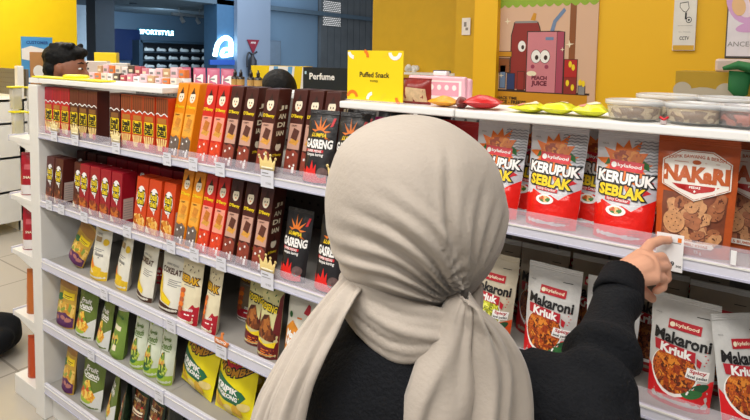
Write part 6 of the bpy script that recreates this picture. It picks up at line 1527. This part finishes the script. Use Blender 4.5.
# lit dot lettering on the slatted wall
a = (-9.03, 10.63, 2.986); b = (-9.03, 11.31, 2.365)
root = empty('dot_sign', (-9.045, a[1], b[2])); tag(root, 'lettering of small lit white dots on the grey slatted wall', 'sign')
hh = a[2] - b[2]; ww = b[1] - a[1]
dm = bpy.data.materials.new('dot_matrix'); dm.use_nodes = True; nt = dm.node_tree; pb = nt.nodes['Principled BSDF']; pb.inputs['Base Color'].default_value = lin('4a5258')
tc = nt.nodes.new('ShaderNodeTexCoord'); mp = nt.nodes.new('ShaderNodeMapping'); mp.inputs['Rotation'].default_value = (0, -math.pi / 2, -math.pi / 2)
sx_ = nt.nodes.new('ShaderNodeSeparateXYZ'); cb = nt.nodes.new('ShaderNodeCombineXYZ'); br = nt.nodes.new('ShaderNodeTexBrick'); br.inputs['Scale'].default_value = 1; br.inputs['Brick Width'].default_value = ww / 8; br.inputs['Row Height'].default_value = hh / 14; br.inputs['Mortar Size'].default_value = ww / 60
br.inputs['Color1'].default_value = (1, 1, 1, 1); br.inputs['Color2'].default_value = (.75, .75, .75, 1); br.inputs['Mortar'].default_value = (0, 0, 0, 1)
nt.links.new(tc.outputs['Object'], sx_.inputs[0]); nt.links.new(sx_.outputs[1], cb.inputs[0]); nt.links.new(sx_.outputs[2], cb.inputs[1]); nt.links.new(cb.outputs[0], br.inputs['Vector'])
nt.links.new(br.outputs['Color'], pb.inputs['Emission Color']); pb.inputs['Emission Strength'].default_value = .8
m = MB(); m.box((-.012, 0, 0), (.0, ww, hh), dm); m.obj('dot_panel', root)
# ceiling track and spot lamps of the far shop
SPOT = mat('spot_glow', 'dff2ff', emit=8)
for i, px_ in enumerate(((-10.5, 6.469, 2.583), (-10.5, 6.893, 2.64), (-10.5, 7.367, 2.704), (-10.5, 7.901, 2.774))):
    root = empty('spot_lamp', (px_[0], px_[1], z0 if False else px_[2])); tag(root, 'small bright ceiling spot in the dark far shop, %s from left' % ORD[i], 'lamp', 'ceiling spots of the far shop')
    m = MB(); m.lathe([(.07, .02), (.075, .0), (.06, 0)], BLUED, n=16); m.obj('spot_ring', root); m = MB(); m.lathe([(.06, .004), (.001, .003)], SPOT, n=16, cap=False); m.obj('bulb', root)
a = (-10.5, 7.365, 2.449); b = (-10.5, 8.531, 2.466)
root = empty('track_light', (-10.5, a[1], a[2])); tag(root, 'white ceiling track with spot heads above the far shoe rack', 'lamp')
m = MB(); w = b[1] - a[1]; m.box((-.03, 0, -.02), (.03, w, .03), mat('track_grey', '9aa6b0', .5)); m.obj('track', root)
for k_ in (.2, .55, .8): m = MB(); m.tube([(0, w * k_, -.02), (0, w * k_, -.08), (.05, w * k_ + .02, -.16)], [.02, .04, .045], mat('track_grey', ''), 10); m.obj('spot_head', root)
for k_ in (.15, .6): m = MB(); m.tube([(0, w * k_, .03), (0, w * k_, .5)], .01, mat('track_grey', ''), 6); m.obj('hanging_rod', root)
a = (-12.9, 7.775, 1.747); 
m = MB(); m.box((0, 0, 0), (.06, .75, .75), mat('screen_navy', '172a55', .3), .01); o = m.obj('wall_screen', None, (-12.96, (-12.9, 7.388, 1.546)[1], (-12.9, 7.589, 1.428)[2])); tag(o, 'dark navy screen on the far wall left of the shoe rack', 'screen')
m = MB(); m.box((0, 0, 0), (.3, .35, 1.4), mat('tan_panel', 'b08a68', .6)); o = m.obj('tan_pillar', None, (-12.6, (-12.6, 10.06, 1.725)[1], (-12.6, 10.06, 1.34)[2] - .9)); tag(o, 'slim tan pillar at the right end of the far shoe rack', 'pillar')
# unused prototypes out of the scene
for k, o in list(KIND.items()):
    if k not in USED:
        for c in list(o.children): bpy.data.objects.remove(c)
        bpy.data.objects.remove(o)
